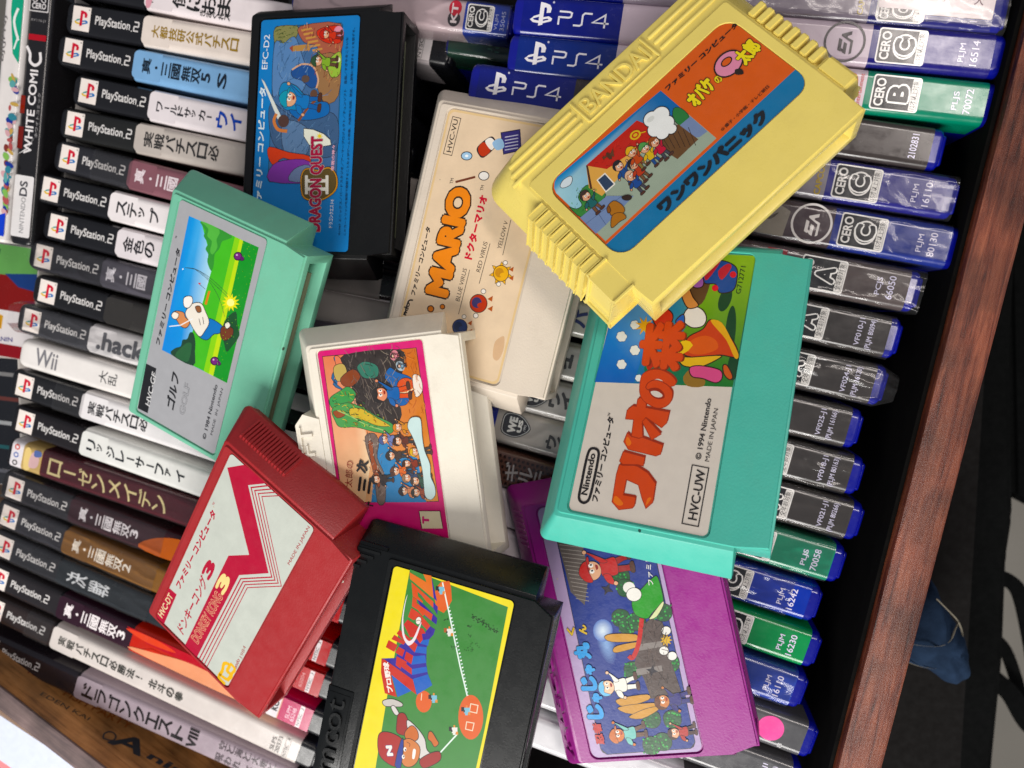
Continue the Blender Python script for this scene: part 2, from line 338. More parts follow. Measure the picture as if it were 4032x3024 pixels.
# denim
def denim():
    z = (933 / 632)
    out = smooth_pts([(400, 565), (430, 600), (445, 660), (485, 720), (550, 820), (600, 890), (612, 960), (625, 1050), (622, 1110), (590, 1160), (530, 1185), (470, 1170), (420, 1130), (340, 1080), (260, 1060), (200, 1040), (150, 900), (250, 700), (360, 600)], 4)
    cpt = (400, 900); bm = bmesh.new(); zc = -75; rings = []; Z0 = at(3400 + cpt[0] / z, 1900 + cpt[1] / z, zc)
    for k, (s, hgt) in enumerate([(1.0, -45), (1.03, -25), (1, -10), (.93, 0), (.8, 7), (.62, 12), (.42, 15), (.2, 16)]):
        r_ = []
        for (x, y) in out:
            X = cpt[0] + (x - cpt[0]) * s; Y = cpt[1] + (y - cpt[1]) * s
            p = at(3400 + X / z, 1900 + Y / z, zc) - Z0
            p[2] = hgt + 2.5 * noise.noise(Vector((X * .018, Y * .018, 3)))
            r_.append(bm.verts.new(p.tolist()))
        rings.append(r_)
    n = len(out)
    for a, b in zip(rings, rings[1:]):
        for i in range(n): bm.faces.new((a[i], a[(i + 1) % n], b[(i + 1) % n], b[i]))
    bm.faces.new(rings[-1]); bm.faces.new(rings[0])
    m = mat('denim_fabric', '#202f44', .95, .05, var=.3, vscale=90, bump=1.0, bscale=1800)
    o = bm_obj('denim_garment', bm, m, None, 60); o.location = Vector((Z0 * .001).tolist())
    tag(o, 'folded corner of blue denim with pale stitched seams, beyond the lower brown rim', 'garment')
    M_s = mat('stitching', '#7a7466', .9, .1)
    for pts in ([(240, 935), (330, 930), (430, 925), (490, 900), (530, 850), (560, 830)], [(240, 1055), (330, 1075), (450, 1088), (540, 1060), (590, 1000), (600, 930)], [(440, 690), (490, 740), (560, 815), (600, 900), (616, 1000)]):
        q = smooth_pts(pts, 8, False); bm = bmesh.new(); pv = None
        for (X, Y) in q:
            p = at(3400 + X / z, 1900 + Y / z, zc + 12) - Z0
            d = math.hypot((X - cpt[0]) / 230, (Y - cpt[1]) / 280); p[2] = 17 - 14 * min(d, 1.05) ** 2.2
            r_ = [bm.verts.new((p[0] + .45 * math.cos(t), p[1] + .45 * math.sin(t) * .5, p[2] + .45 * math.sin(t))) for t in (0, 1.57, 3.14, 4.71)]
            if pv:
                for k in range(4): bm.faces.new((pv[k], pv[(k + 1) % 4], r_[(k + 1) % 4], r_[k]))
            pv = r_
        bm_obj('seam', bm, M_s, o)
denim()
def flat_item(name, quad, z, depth, draw, label, cat, m=None, bodymat=None, tilt=None):
    """box whose printed face is the pixel quad (tl,tr,br,bl); draw(Print, W, H)"""
    P = [at(u, v, z) for u, v in quad]; c = sum(P) / 4; x = P[1] - P[0]; x /= np.linalg.norm(x); y = np.array([-x[1], x[0], 0])
    W = np.linalg.norm(P[1] - P[0]); H = np.linalg.norm(P[3] - P[0])
    root = empty(name, Frame(c - [0, 0, depth], np.stack([x, y, [0, 0, 1]], 1)).mat()); tag(root, label, cat)
    bm = bmesh.new(); box(bm, -W / 2, W / 2, -H / 2, H / 2, 0, depth - .05, .8); bm_obj('box_body', bm, bodymat or M_whitecase, root)
    pr = Print(None, depth); pr.clip = (-W / 2 + .4, W / 2 - .4, -H / 2 + .4, H / 2 - .4); draw(pr, W, H); pr.clip = None; pr.build('cover_print', m or M_sleeve, root); return root
def d_card(pr, W, H):
    pr.poly([(-W / 2, -H / 2), (W / 2, -H / 2), (W / 2, H / 2), (-W / 2, H / 2)], '#e9e6ea', True)
    pr.poly([(-W / 2, H * .1), (W / 2, H * .1), (W / 2, H / 2), (-W / 2, H / 2)], '#d0d8ea', True)
    pr.poly([(-W / 2, -H * .45), (-W * .1, -H * .5), (W / 2, -H * .35), (W / 2, H * .12), (-W / 2, H * .15)], '#dd8f92', True)
    pr.ell((-W * .36, -H * .2), 7, 4, '#f3eeee', 30, True)
flat_item('printed_leaflet', [(-260, 2660), (420, 3110), (250, 3420), (-460, 3000)], 0, 6, d_card, 'pale blue and pink printed leaflet outside the near left crate wall', 'leaflet', M_print)
def d_n64(pr, W, H):
    pr.poly([(-W / 2, -H / 2), (W / 2, -H / 2), (W / 2, H / 2), (-W / 2, H / 2)], '#74201e', True)
    pr.poly([(-W / 2, H * .2), (W / 2, H * .25), (W / 2, H / 2), (-W / 2, H / 2)], '#5c8f50', True)
    pr.poly([(-W / 2, H * .2), (-W * .12, H * .22), (-W * .2, -H * .12), (-W / 2, -H * .05)], '#c98a3a', True)
    pr.poly([(W * .15, H * .24), (W / 2, H * .28), (W / 2, H * .12), (W * .3, H * .14)], '#22386a', True)
    for k in range(4): pr.poly([(-W * .5 + k * W * .17, H * .45), (-W * .42 + k * W * .17, H * .45), (-W * .45 + k * W * .17, H * .3)], '#2f5b3a', True)
    pr.poly([(-W / 2, -H / 2), (W / 2, -H / 2), (W / 2, -H * .08), (-W / 2, -H * .08)], '#c9c4c4', True)
    pr.poly([(-W / 2, -H / 2), (W / 2, -H / 2), (W / 2, -H * .38), (-W / 2, -H * .38)], '#7e1c22', True)
    cx, cy = W * .05, -H * .2
    for (dx, dy, c) in ((-5, 0, '#2b2f95'), (-2, 2, '#2f8a55'), (1, -1, '#2b2f95'), (4, 1, '#b98a2a')):
        pr.poly([(cx + dx - 1.6, cy + dy - 3.5), (cx + dx + 1.2, cy + dy - 4), (cx + dx + 1.8, cy + dy + 3), (cx + dx - 1.2, cy + dy + 3.6)], c, True)
    pr.text((cx + 12, -H * .31), (cx - 9, -H * .34), 2.4, 'NINTENDO', '#2d2c6e', .02, loc=True)
flat_item('game_box', [(-190, 930), (175, 985), (110, 1420), (-250, 1360)], -22, 60, d_n64, 'green, red and white cardboard game box beside the wrapped black cases', 'game box')
def d_dark(pr, W, H):
    pr.poly([(-W / 2, -H / 2), (W / 2, -H / 2), (W / 2, H / 2), (-W / 2, H / 2)], '#14161a', True)
    pr.text((-1.5, H * .12), (-1.5, H * .2), 4, 'BR', '#8f9296', loc=True)
    pr.poly([(-W * .4, H * .05), (W * .3, H * .02), (W * .3, H * .035), (-W * .4, H * .07)], '#6e6a20', True)
    pr.poly([(W * .0, -H * .06), (W * .45, -H * .08), (W * .4, -H * .2), (0, -H * .2)], '#4d1014', True)
    pr.poly([(-W * .3, -H * .2), (W * .4, -H * .2), (W * .4, -H * .31), (-W * .3, -H * .3)], '#b9bcbe', True)
    pr.poly([(-W * .1, -H * .42), (W * .4, -H * .42), (W * .4, -H * .5), (-W * .1, -H * .5)], '#8e1c22', True)
flat_item('game_case', [(205, -60), (330, -50), (205, 985), (95, 975)], -14, 120, d_dark, 'dark case sunk between the tall handheld case and the row of black cases', 'game case')
def d_low(pr, W, H):
    pr.poly([(-W / 2, -H / 2), (W / 2, -H / 2), (W / 2, H / 2), (-W / 2, H / 2)], '#17181c', True)
    for k in range(5): pr.poly([(-W / 2, H * (.42 - .19 * k)), (W / 2, H * (.38 - .19 * k)), (W / 2, H * (.35 - .19 * k)), (-W / 2, H * (.39 - .19 * k))], ['#6b6a6a', '#56302c', '#8d8f90', '#20484c', '#4b4b50'][k], True)
flat_item('game_case', [(-260, 1400), (110, 1420), (60, 1900), (-320, 1880)], -30, 100, d_low, 'dark case with thin grey bands low beside the white case, left edge', 'game case')
# ------------------------------------------------------------------ cases
PSRED, PSB, PSY, PST = '#c22438', '#2f6fae', '#d8b23c', '#2f8f86'
def ps_logo(pr, cx, cy, h, cols):
    """P upright, S lying under it; cols = (P, S1, S2, S3)"""
    k = h / 10
    Sx = lambda pts: [(cx + x * k, cy + y * k) for x, y in pts]
    pr.poly(Sx([(-4.6, -2.2), (-.7, -.9), (-.7, .1), (-3.1, -.8), (-3.5, -1.4)]), cols[1], True)
    pr.poly(Sx([(-4.6, -2.2), (-3.2, -3.3), (.3, -3.6), (.3, -2.6), (-2.8, -2.3), (-3.5, -1.6)]), cols[2], True)
    pr.poly(Sx([(1, -3.5), (4.8, -2.3), (5, -1.2), (3.5, -.4), (1, -1.0), (1, -1.9), (3, -1.4), (3.6, -1.8), (1, -2.6)]), cols[3], True)
    pr.poly(Sx([(-.7, -4.6), (1.1, -4.1), (1.1, 3.0), (1.9, 3.2), (2.3, 2.6), (2.3, .9), (4.0, 1.1), (4.3, 2.9), (3.4, 4.3), (1.4, 4.9), (-.7, 5.2)]), cols[0], True)
def ps4_word(pr, x0, x1, y, h, c):
    w = (x1 - x0); t = h * .13
    pr.ring([(x0, y - h / 2), (x0, y + .02 * h), (x0 + .01, y + .05 * h), (x0 + w * .2, y + .05 * h), (x0 + w * .24, y + .12 * h), (x0 + w * .25, y + .38 * h), (x0 + w * .21, y + .45 * h), (x0, y + .45 * h)], t, c, True, False)
    a = x0 + w * .3
    pr.ring([(a, y - .45 * h), (a + w * .13, y - .45 * h), (a + w * .17, y - .35 * h), (a + w * .17, y + .3 * h), (a + w * .21, y + .45 * h), (a + w * .36, y + .45 * h)], t, c, True, False)
    b = x0 + w * .68
    pr.ring([(b + w * .24, y - .48 * h), (b + w * .24, y + .45 * h), (b, y - .15 * h), (b + w * .32, y - .15 * h)], t, c, True, False)
def ps2_word(pr, x0, x1, y, h, c):
    w = x1 - x0
    pr.text((x0, y - h * .62), (x0 + w * .79, y - h * .62), h * 1.2, 'PlayStation', c, .02, loc=True)
    pr.ell((x0 + w * .83, y - h * .38), .28, .28, c, 0, True)
    a = x0 + w * .88; q = w * .1; b0 = y - h * .32; b1 = y + h * .6; bm_ = (b0 + b1) / 2
    pr.ring([(a, b1), (a + q * .85, b1), (a + q, b1 - h * .08), (a + q, bm_ + h * .05), (a + q * .9, bm_), (a + q * .1, bm_), (a, bm_ - h * .06), (a, b0), (a + q, b0)], h * .14, c, True, False)
def cero(pr, x0, x1, y0, y1, letter, band):
    """rating box lying on its side: top points to -x"""
    pr.poly(rr(x0, x1, y0, y1, 1), '#e9e6e2', True); pr.poly(rr(x0 + .5, x1 - .5, y0 + .5, y1 - .5, .7), '#17171a', True)
    yc = (y0 + y1) / 2; h = y1 - y0; w = x1 - x0
    pr.text((x0 + w * .27, y0 + h * .1), (x0 + w * .27, y1 - h * .1), w * .2, 'CERO', '#e9e6e2', .03, loc=True)
    X0, X1 = x0 + w * .32, x1 - w * .2
    if letter == 'C':
        pr.ell(((X0 + X1) / 2, yc), (X1 - X0) * .5, h * .36, '#e9e6e2', 0, True); pr.ell(((X0 + X1) / 2, yc), (X1 - X0) * .44, h * .31, '#17171a', 0, True)
    pr.text((X1 - .5, yc - h * .24), (X1 - .5, yc + h * .24), (X1 - X0) - 1, letter, '#17171a', .05, out=('#f2f0ec', .07), loc=True)
    pr.poly(rr(x1 - w * .19, x1 - .6, y0 + .6, y1 - .6, .3), '#dedbd6', True)
    pr.text((x1 - .9, y0 + h * .1), (x1 - .9, y1 - h * .1), w * .13, band, '#17171a', .0, loc=True, res=1)
def ea(pr, cx, cy, r, c):
    pr.ring([(cx + r * math.cos(t), cy + r * math.sin(t)) for t in [k * math.pi / 18 for k in range(36)]], .8, c, True)
    L = lambda p: [(cx + -y * r, cy + x * r) for x, y in p]      # reads upward
    for p in ([(-.5, .3), (.18, .3), (.1, .13), (-.58, .13)], [(-.62, .03), (-.02, .03), (-.1, -.14), (-.7, -.14)], [(-.7, -.14), (-.55, -.14), (-.25, .3), (-.42, .3)],
              [(-.7, -.3), (.0, -.3), (.32, .2), (.42, .2), (.62, -.3), (.42, -.3), (.33, -.1), (.24, -.12), (.1, -.42), (-.62, -.42)]):
        pr.poly([(cx - y * r * 1.0, cy + x * r * .9) for x, y in p], c, True)
CASES = []
def profile(T, side, r=2.6, n=5):
    p = [(-T / 2, -side)]
    for k in range(n + 1):
        a = math.pi - math.pi / 2 * k / n; p.append((-T / 2 + r + r * math.cos(a), -r + r * math.sin(a)))
    p.append((-T / 2 + r + .25, 0)); p.append((T / 2 - r - .25, 0))
    for k in range(n + 1):
        a = math.pi / 2 - math.pi / 2 * k / n; p.append((T / 2 - r + r * math.cos(a), -r + r * math.sin(a)))
    p.append((T / 2, -side)); return p
class Case:
    def __init__(s, Lp, Rp, z, T, depth, body, label, name='game_case', group=None, capL=2.0, capR=8.0, zr=None, film=None):
        a = at(*Lp, z); b = at(*Rp, z if zr is None else zr); x = b - a; s.L = float(np.linalg.norm(x)); x /= s.L
        y = np.cross([0, 0, 1], x); y /= np.linalg.norm(y); zz = np.cross(x, y); R = np.stack([x, y, zz], 1)
        s.fr = Frame(a, R); s.T = T; s.depth = depth
        s.root = empty(name, Frame(a - zz * depth + x * s.L / 2, R).mat()); tag(s.root, label, 'game case', group)
        s.off = np.array([-s.L / 2, 0, depth]); s.parts = []
        bm = bmesh.new(); pf = profile(T - .3, depth, 2.9)
        for k, (x0, sc) in enumerate(((0, .78), (.5, .93), (1.5, 1), (s.L - 1.5, 1), (s.L - .5, .93), (s.L, .78))):
            row = [bm.verts.new((x0, py * (sc if True else 1), -.12 + (pz if pz < -T else pz - (1 - sc) * 2.4))) for py, pz in pf]
            if k:
                for i in range(len(row) - 1): bm.faces.new((prev[i], prev[i + 1], row[i + 1], row[i]))
                bm.faces.new((prev[0], row[0], row[-1], prev[-1]))
            else: bm.faces.new(row)
            prev = row
        bm.faces.new(prev)
        if body is M_blackcase or body is M_bluecase:       # hinge lugs at the right end
            box(bm, s.L - 1, s.L + 1.2, -T * .36, T * .36, -9, -1.2, 1.0)
        bmesh.ops.translate(bm, vec=s.off.tolist(), verts=bm.verts[:])
        bm_obj('case_body', bm, body, s.root, 50)
        s.pr = Print(None, .05, .003); s.strips = []; s.capL = capL; s.capR = capR
        CASES.append(s)
    def strip(s, x0, x1, c, side=30, yshift=0):
        s.strips.append((x0, x1, c, side))
    def hit(s, u, v): return s.fr.hit(u, v)
    def finish(s, mat_=None):
        T = s.T
        if s.strips:
            vs = []; fs = []; cs = []
            for (x0, x1, c, side) in s.strips:
                pf = profile(T, side, 2.7); b = len(vs); n = len(pf); nx = max(1, int((x1 - x0) / 6))
                for j in range(nx + 1):
                    X = x0 + (x1 - x0) * j / nx
                    for py, pz in pf: vs.append((X, py, pz + .02)); cs.append(lin(c))
                for j in range(nx):
                    for i in range(n - 1): fs.append((b + j * n + i, b + (j + 1) * n + i, b + (j + 1) * n + i + 1, b + j * n + i + 1))
        else: vs, fs, cs = [], [], []
        if s.pr.v:
            b = len(vs); vs += s.pr.v; cs += s.pr.c
            for t in s.pr.f:
                p = [s.pr.v[i] for i in t]; A_ = sum(p[i - 1][0] * p[i][1] - p[i][0] * p[i - 1][1] for i in range(len(p)))
                fs.append(tuple(b + i for i in (t if A_ > 0 else t[::-1])))
        if vs:
            me = bpy.data.meshes.new('cover_sleeve'); me.from_pydata([tuple((np.array(v) + s.off) * .001) for v in vs], [], fs)
            a_ = me.color_attributes.new('Col', 'FLOAT_COLOR', 'POINT'); a_.data.foreach_set('color', [q for c in cs for q in (*c[:3], 1.0)])
            link('cover_sleeve', me, mat_ or M_sleeve, s.root, 60)
        return s
    def film(s, x0, x1, amp=.5, seed=0, tail=0):
        bm = bmesh.new(); pf = profile(s.T + .8, 14, 2.6, 6); nx = int((x1 - x0) / .9); pv = None
        pf2 = []
        for i in range(len(pf) - 1):
            k = 10 if abs(pf[i][0] - pf[i + 1][0]) > 4 else 1
            for j in range(k): pf2.append((pf[i][0] + (pf[i + 1][0] - pf[i][0]) * j / k, pf[i][1] + (pf[i + 1][1] - pf[i][1]) * j / k))
        pf2.append(pf[-1])
        for j in range(nx + 1):
            X = x0 + (x1 - x0) * j / nx; row = []
            pinch = 1.0
            if tail and X > x1 - tail: pinch = 1 - .35 * (X - x1 + tail) / tail
            if tail < 0 and X < x0 - tail: pinch = 1 - .35 * (x0 - tail - X) / -tail
            for py, pz in pf2:
                q = Vector((X * .05, py * .14, seed * 7.3)); h = abs(noise.noise(q)) * 1.7 + abs(noise.noise(q * 2.3)) * .6
                row.append(bm.verts.new((X, py * pinch + .3 * noise.noise(q * 2), .35 + pz - (1 - pinch) * 6 + amp * (1 - min(h * 1.6, 1)) )))
            if pv:
                for i in range(len(row) - 1): bm.faces.new((pv[i], row[i], row[i + 1], pv[i + 1]))
            pv = row
        bmesh.ops.translate(bm, vec=s.off.tolist(), verts=bm.verts[:])
        bm_obj('shrink_wrap', bm, M_film, s.root, 75)
G2 = 'black disc cases in the left row'; G4 = 'blue disc cases in the right row'
def ps2(Lp, Rp, label, title='', tcol='#1d1d1d', sec='#d9d3cf', x=44, pitch=5, size=7, L=None, black='#17171a', filmed=None, secx=38.5, edge=None, bold=.025):
    c = Case(Lp, Rp, 0, 14.2, 134, M_blackcase, label, group=G2)
    pr = c.pr; h = c.T / 2 - 1.3
    c.strip(2.3, secx, black); c.strip(secx + 1.0, c.L - c.capR, sec)
    pr.poly([(secx - .5, -h), (secx + 2, -h), (secx + 2, h), (secx - .5, h)], black, True)
    pr.poly(rr(secx, secx + 14, -h - .3, h + .3, (2.2, 0, 0, 2.2)), sec, True)
    pr.poly([(3.3, -5.3), (12.2, -5.3), (12.2, 5.3), (3.3, 5.3)], '#e6ddd6', True)
    ps_logo(pr, 7.6, 0, 7.2, (PSRED, PST, PSY, PSB)); pr.ell((11.4, 4.3), .35, .35, '#8c8884', 0, True)
    ps2_word(pr, 14.8, 37, 0, 4.2, '#cfccca')
    if title: pr.vchars(title, x, pitch, size, 0, tcol, bold)
    return c
def line(p, q, L):                              # right end of a case that starts at p and passes q, true length L mm
    a = at(*p); b = at(*q); d = (b - a) / np.linalg.norm(b - a); e = a + d * L; c = RW.T @ (e - CAM)
    return (CX + F * c[0] / -c[2], CY - F * c[1] / -c[2])
LEN = 181
rows = [
 ((273, -88), (990, 49), 'topmost black case with white strip, cut by the upper frame edge', '僕におま', '#1d1d1d', '#dcd3d4', 52, 7.2, 9, '#17171a'),
 ((261, 64), (984, 188), 'black case with yellowed white strip and gold outlined lettering, second from the top', '大都技研公式パチスロ', '#8f7434', '#d8cdc4', 43, 4.3, 6, '#17171a'),
 ((228, 190), (984, 341), 'black case with light blue title strip, third from the top of the left row', '真・三國無双5 S', '#15202c', '#7fa6cb', 43, 4.9, 7.4, '#17171a'),
 ((289, 348), (972, 493), 'black case with white strip and partly blue lettering, set back right of its neighbours', 'ワールドサッカー', '#26262a', '#d7d0d2', 42.5, 3.5, 5, '#17171a'),
 ((237, 477), (966, 629), 'black case with grey strip and large dark lettering under the set back white one', '実戦パチスロ必', '#2b2a2a', '#b4aca5', 43, 5.4, 7.6, '#1d1d1c'),
 ((214, 606), (565, 697), 'black case with dusty maroon strip and pale lettering, torn tape on its spine', '真・三國', '#d9ccd0', '#7c545c', 42, 5.6, 7, '#26262a'),
 ((143, 732), (486, 820), 'black case with bright white strip and slanted lettering touching the green cartridge corner', 'ステップ', '#29292c', '#e2dcdc', 42.5, 5.6, 7.5, '#17171a'),
 ((171, 878), (516, 966), 'black case with two large characters on white above the crinkled wrapped case', '金色の', '#222226', '#d9d2d4', 42, 5.6, 8, '#17171a'),
 ((115, 996), (462, 1087), 'black case in loose crinkled film with grey purple strip', '真・三國', '#cfcbd0', '#4a474f', 41, 5.4, 7.5, '#222126'),
 ((131, 1133), (474, 1233), 'plain black case with dark smooth strip and no visible title', '', '#ffffff', '#302e2c', 41, 5, 7, '#1a1a1c'),
 ((70, 1248), (425, 1351), 'black case sealed in milky film with grey letters, just above the white case', '', '#55555a', '#cfcccc', 41, 5, 7, '#3a3a3e'),
 None,
 ((43, 1503), (389, 1616), 'black case with white strip and a strip of clear tape, just below the white case', '実戦パチスロ必', '#2d2d30', '#dedbdb', 42.5, 4.6, 7, '#1d1d1f'),
 ((46, 1643), (389, 1764), 'black case with white strip of brush style katakana, ending at the red cartridge', 'リッジレーサーファイ', '#22262a', '#d8d8d4', 42, 5.3, 6, '#1d1a1c'),
 None,
 ((6, 1904), (632, 2140), 'black case with dark red strip and white lettering, first of four in wrinkled film', '真・三國無双3', '#d8d2d4', '#33191f', 44, 4.7, 7.6, '#242226'),
 ((-15, 2013), (608, 2283), 'black case with ochre brown strip and white lettering', '真・三國無双2', '#e0d6c8', '#7a5630', 44, 4.7, 7.6, '#2a292e'),
 ((-35, 2132), (434, 2338), 'black case with slate strip and two widely spaced white characters', '', '#d4d6d8', '#23282c', 44, 4.7, 7.6, '#26262a'),
 ((-55, 2255), (1265, 2860), 'black case with dark purple to flame red strip and white lettering', '真・三國無双3', '#e6dfe0', '#2a1420', 46, 5, 8, '#232022'),
 ((-70, 2375), (787, 2781), 'black case with long cream white strip and black lettering, cleanest of the lower row', '実戦パチスロ必勝法！ 北斗の拳', '#3a3a36', '#cbc4bf', 45, 4.9, 5.4, '#2b2322'),
 ((-90, 2523), (747, 2903), 'lowest black case with grey lilac strip, tight against the wooden wall', 'ドラゴンクエスト', '#1a1616', '#9c8f97', 62, 7.3, 8.5, '#201b20'),
]
for i, r in enumerate(rows):
    if r is None:
        if i == 11:
            c = Case((79, 1385), line((79, 1385), (535, 1523), LEN), 0, 14.0, 134, M_whitecase, 'white game case with grey lettering between black cases in the left row', group=G2)
            c.strip(2.4, c.L - 3, '#dedad6'); c.pr.text((8.5, -4), (20.5, -4), 8.4, 'Wii', '#77767a', .02, loc=True); c.pr.vchars('大乱', 43, 5, 6.5, 0, '#4a4a4a', .01); c.finish()
        else:
            c = Case((29, 1778), line((29, 1778), (687, 2004), LEN), 0, 14.2, 134, M_blackcase, 'maroon printed case with cream katakana and a white end panel with three rings', group=G2)
            c.strip(2.2, 8.5, '#d8d3d6'); c.strip(8.5, 19, '#b49a68'); c.strip(19, c.L - 8, '#4a1820')
            for k, cc in enumerate(('#1d1d1d', '#5a6ea8', '#c4483a')): c.pr.ell((5, -4 + 4 * k), 1.4, 1.4, cc, 0, True); c.pr.ell((5, -4 + 4 * k), .8, .8, '#d8d3d6', 0, True)
            c.pr.poly([(10, -5), (13, -5.5), (14, 0), (12, 5.4), (9.5, 4)], '#d9c084', True, 4); c.pr.poly([(13, -4), (17, -3), (17.5, 2), (14, 4), (12.5, 0)], '#c9a8a8', True, 4)
            c.pr.poly([(15, 2), (18.5, 3), (18, 5.3), (14.5, 5)], '#5a6a9a', True, 3)
            c.pr.vchars('ローゼンメイデン', 23, 8.2, 9, 0, '#d8c99a', .015); c.finish(); c.film(20, 110, .35, 31)
        continue
    Lp, Rp, lab, ti, tc, sec, x, pit, sz, blk = r
    c = ps2(Lp, line(Lp, Rp, {1: 160, 2: 163, 3: 163, 15: 191, 16: 191, 17: 191, 18: 190, 19: 187, 20: 186}.get(i, LEN)), lab, ti, tc, sec, x, pit, sz, black=blk, secx={19: 41, 20: 58, 18: 42}.get(i, 38.5))
    pr = c.pr; E_ = c.L
    if i == 0:
        pr.poly(rr(E_ - 26, E_ - 8, -5.8, 5.8, .3), '#dcd6d6', True)
        pr.text((E_ - 18, -3.6), (E_ - 18, 3.6), 2.2, 'SLPM', '#333', 0, loc=True) if False else pr.text((E_ - 18, -3.6), (E_ - 18, 3.6), 2.2, 'SLPM', '#333333', 0, loc=True)
        pr.text((E_ - 15, -3.6), (E_ - 15, 4.2), 2.2, '66088', '#333333', 0, loc=True); pr.text((E_ - 12, -5), (E_ - 12, 2.6), 1.6, 'NTSC', '#444444', .01, loc=True); pr.text((E_ - 12, 4), (E_ - 12, 4.9), 1.6, 'J', '#444444', loc=True)
        pr.ring(rr(E_ - 14.1, E_ - 11.5, -5.4, 5.4, .3), .15, '#555555', True); pr.text((43, -4.6), (43, 1), 2.2, 'THE', '#3a3a3a', .01, loc=True); pr.ell((40.8, -3), 1.5, 3.6, '#d29aa6', 0, True)
        pr.vchars('きまぐれス', 66, 3, 3, -4.2, '#333333', .01)
    if i == 3:
        pr.vchars('ウイ', 72, 6.5, 8, 0, '#1d45a8', .03)
    if i == 3:
        pr.text((E_ - 11.5, -5), (E_ - 11.5, 2), 1.8, 'NTSC', '#4a4a4a', .01, loc=True); pr.text((E_ - 11.5, 3.6), (E_ - 11.5, 4.6), 1.8, 'J', '#4a4a4a', .01, loc=True); pr.ring(rr(E_ - 14, E_ - 11, -5.6, 5.6, .3), .15, '#555555', True)
    if i == 10:
        pr.text((43, -4.2), (68, -4.2), 8.8, '.hack', '#55555a', .04, loc=True)
    if i == 17:
        pr.vchars('決戦', 44, 12.5, 7, 0, '#d4d6d8', .02)
    if i == 18:
        pr.poly([(84, -5.6), (96, 0), (112, -1), (140, -5.6)], '#c0392e', True); pr.poly([(80, 5.6), (92, 1.5), (120, 1), (150, 3), (166, 5.6)], '#b03038', True)
        pr.poly([(86, -5), (100, -1), (118, 1.5), (140, 0), (158, -5.5)], '#dd9a78', True, 5); pr.poly([(80, 4.5), (92, 2), (108, 3.4), (96, 5.4)], '#d65a4a', True, 5)
        pr.poly(rr(E_ - 30, E_ - 24.5, -5.8, 5.8, .3), '#d9d3d6', True); pr.poly(rr(E_ - 24, E_ - 8, -5.8, 5.8, .3), '#b52a5c', True)
        pr.text((E_ - 18.6, -3.6), (E_ - 18.6, 3), 2, 'SLPM', '#e6c8d4', 0, loc=True); pr.text((E_ - 16, -4), (E_ - 16, 3), 2, '65248', '#e6c8d4', 0, loc=True)
        pr.poly(rr(E_ - 14.6, E_ - 12.4, -5.6, 5.6, .2), '#ddd3d3', True); pr.text((E_ - 12.8, -4.8), (E_ - 12.8, 1.6), 1.5, 'NTSC', '#333333', .01, loc=True); pr.text((E_ - 12.8, 3.5), (E_ - 12.8, 4.5), 1.5, 'J', '#333333', loc=True)
        c.strips[-1] = (E_ - 24, E_ - 8, '#b52a5c', 30); c.strips.insert(1, (43, 84, '#2a1420', 30)); c.strips.insert(2, (84, 150, '#b8403a', 30)); c.strips.insert(3, (150, E_ - 24, '#d9a78c', 30))
        pr.text((E_ - 25, -2.5), (E_ - 25, 3), 3.2, 'KO', '#1c1c1c', .05, loc=True)
    if i in (15, 16, 17):
        a = E_ - 30
        c.strips.append((a, E_ - 7.9, '#ae2a2c', 30)); c.strips[-2] = (39.5, a, sec, 30)
        pr.poly(rr(a, E_ - 8, -5.9, 5.9, .3), '#b02c2e', True); pr.poly(rr(E_ - 15, E_ - 12.8, -5.6, 5.6, .2), '#ddd3d3', True)
        pr.text((E_ - 13.2, -4.8), (E_ - 13.2, 1.6), 1.5, 'NTSC', '#333333', .01, loc=True); pr.text((E_ - 13.2, 3.5), (E_ - 13.2, 4.5), 1.5, 'J', '#333333', loc=True)
        pr.text((E_ - 17, -4.4), (E_ - 17, 3), 1.8, '65004', '#dba0a0', 0, loc=True)
    if i == 15:
        pr.poly([(78, -5.5), (86, 2), (100, 5), (100, -5.5)], '#a85a34', True, 4)
    if i == 19:
        pr.text((E_ - 20, -4.4), (E_ - 20, 2.6), 2.1, 'SLPS', '#55524f', 0, loc=True); pr.text((E_ - 17.2, -4.8), (E_ - 17.2, 4), 2.1, '20373', '#55524f', 0, loc=True)
        pr.ring(rr(E_ - 15.4, E_ - 12.9, -5.5, 5.5, .2), .14, '#77736f', True); pr.text((E_ - 13.5, -5), (E_ - 13.5, 1.4), 1.5, 'NTSC', '#5a5754', .0, loc=True); pr.text((E_ - 13.5, 3.6), (E_ - 13.5, 4.6), 1.5, 'J', '#5a5754', loc=True)
    if i == 20:
        pr.text((127, -5), (127, 5.2), 5.2, 'VIII', '#1a1616', .03, loc=True)
        pr.vchars('空と海と大地と', 138, 4.4, 4.4, 3.2, '#4f474b', .01); pr.vchars('呪われし姫君', 138, 4.6, 4.4, -3.2, '#4f474b', .01)
    c.finish()
    if i in (8, 10, 15, 16, 17): c.film(-7 if i == 10 else -2, 120 if i < 15 else 90, {8: .9, 10: .8, 15: .6, 16: .7, 17: .4}[i], i, tail=-6 if i in (8, 10) else 0)
    if i in (5, 12, 19): c.film({5: 20, 12: 24, 19: 26}[i], {5: 40, 12: 40, 19: 40}[i], .2, i)
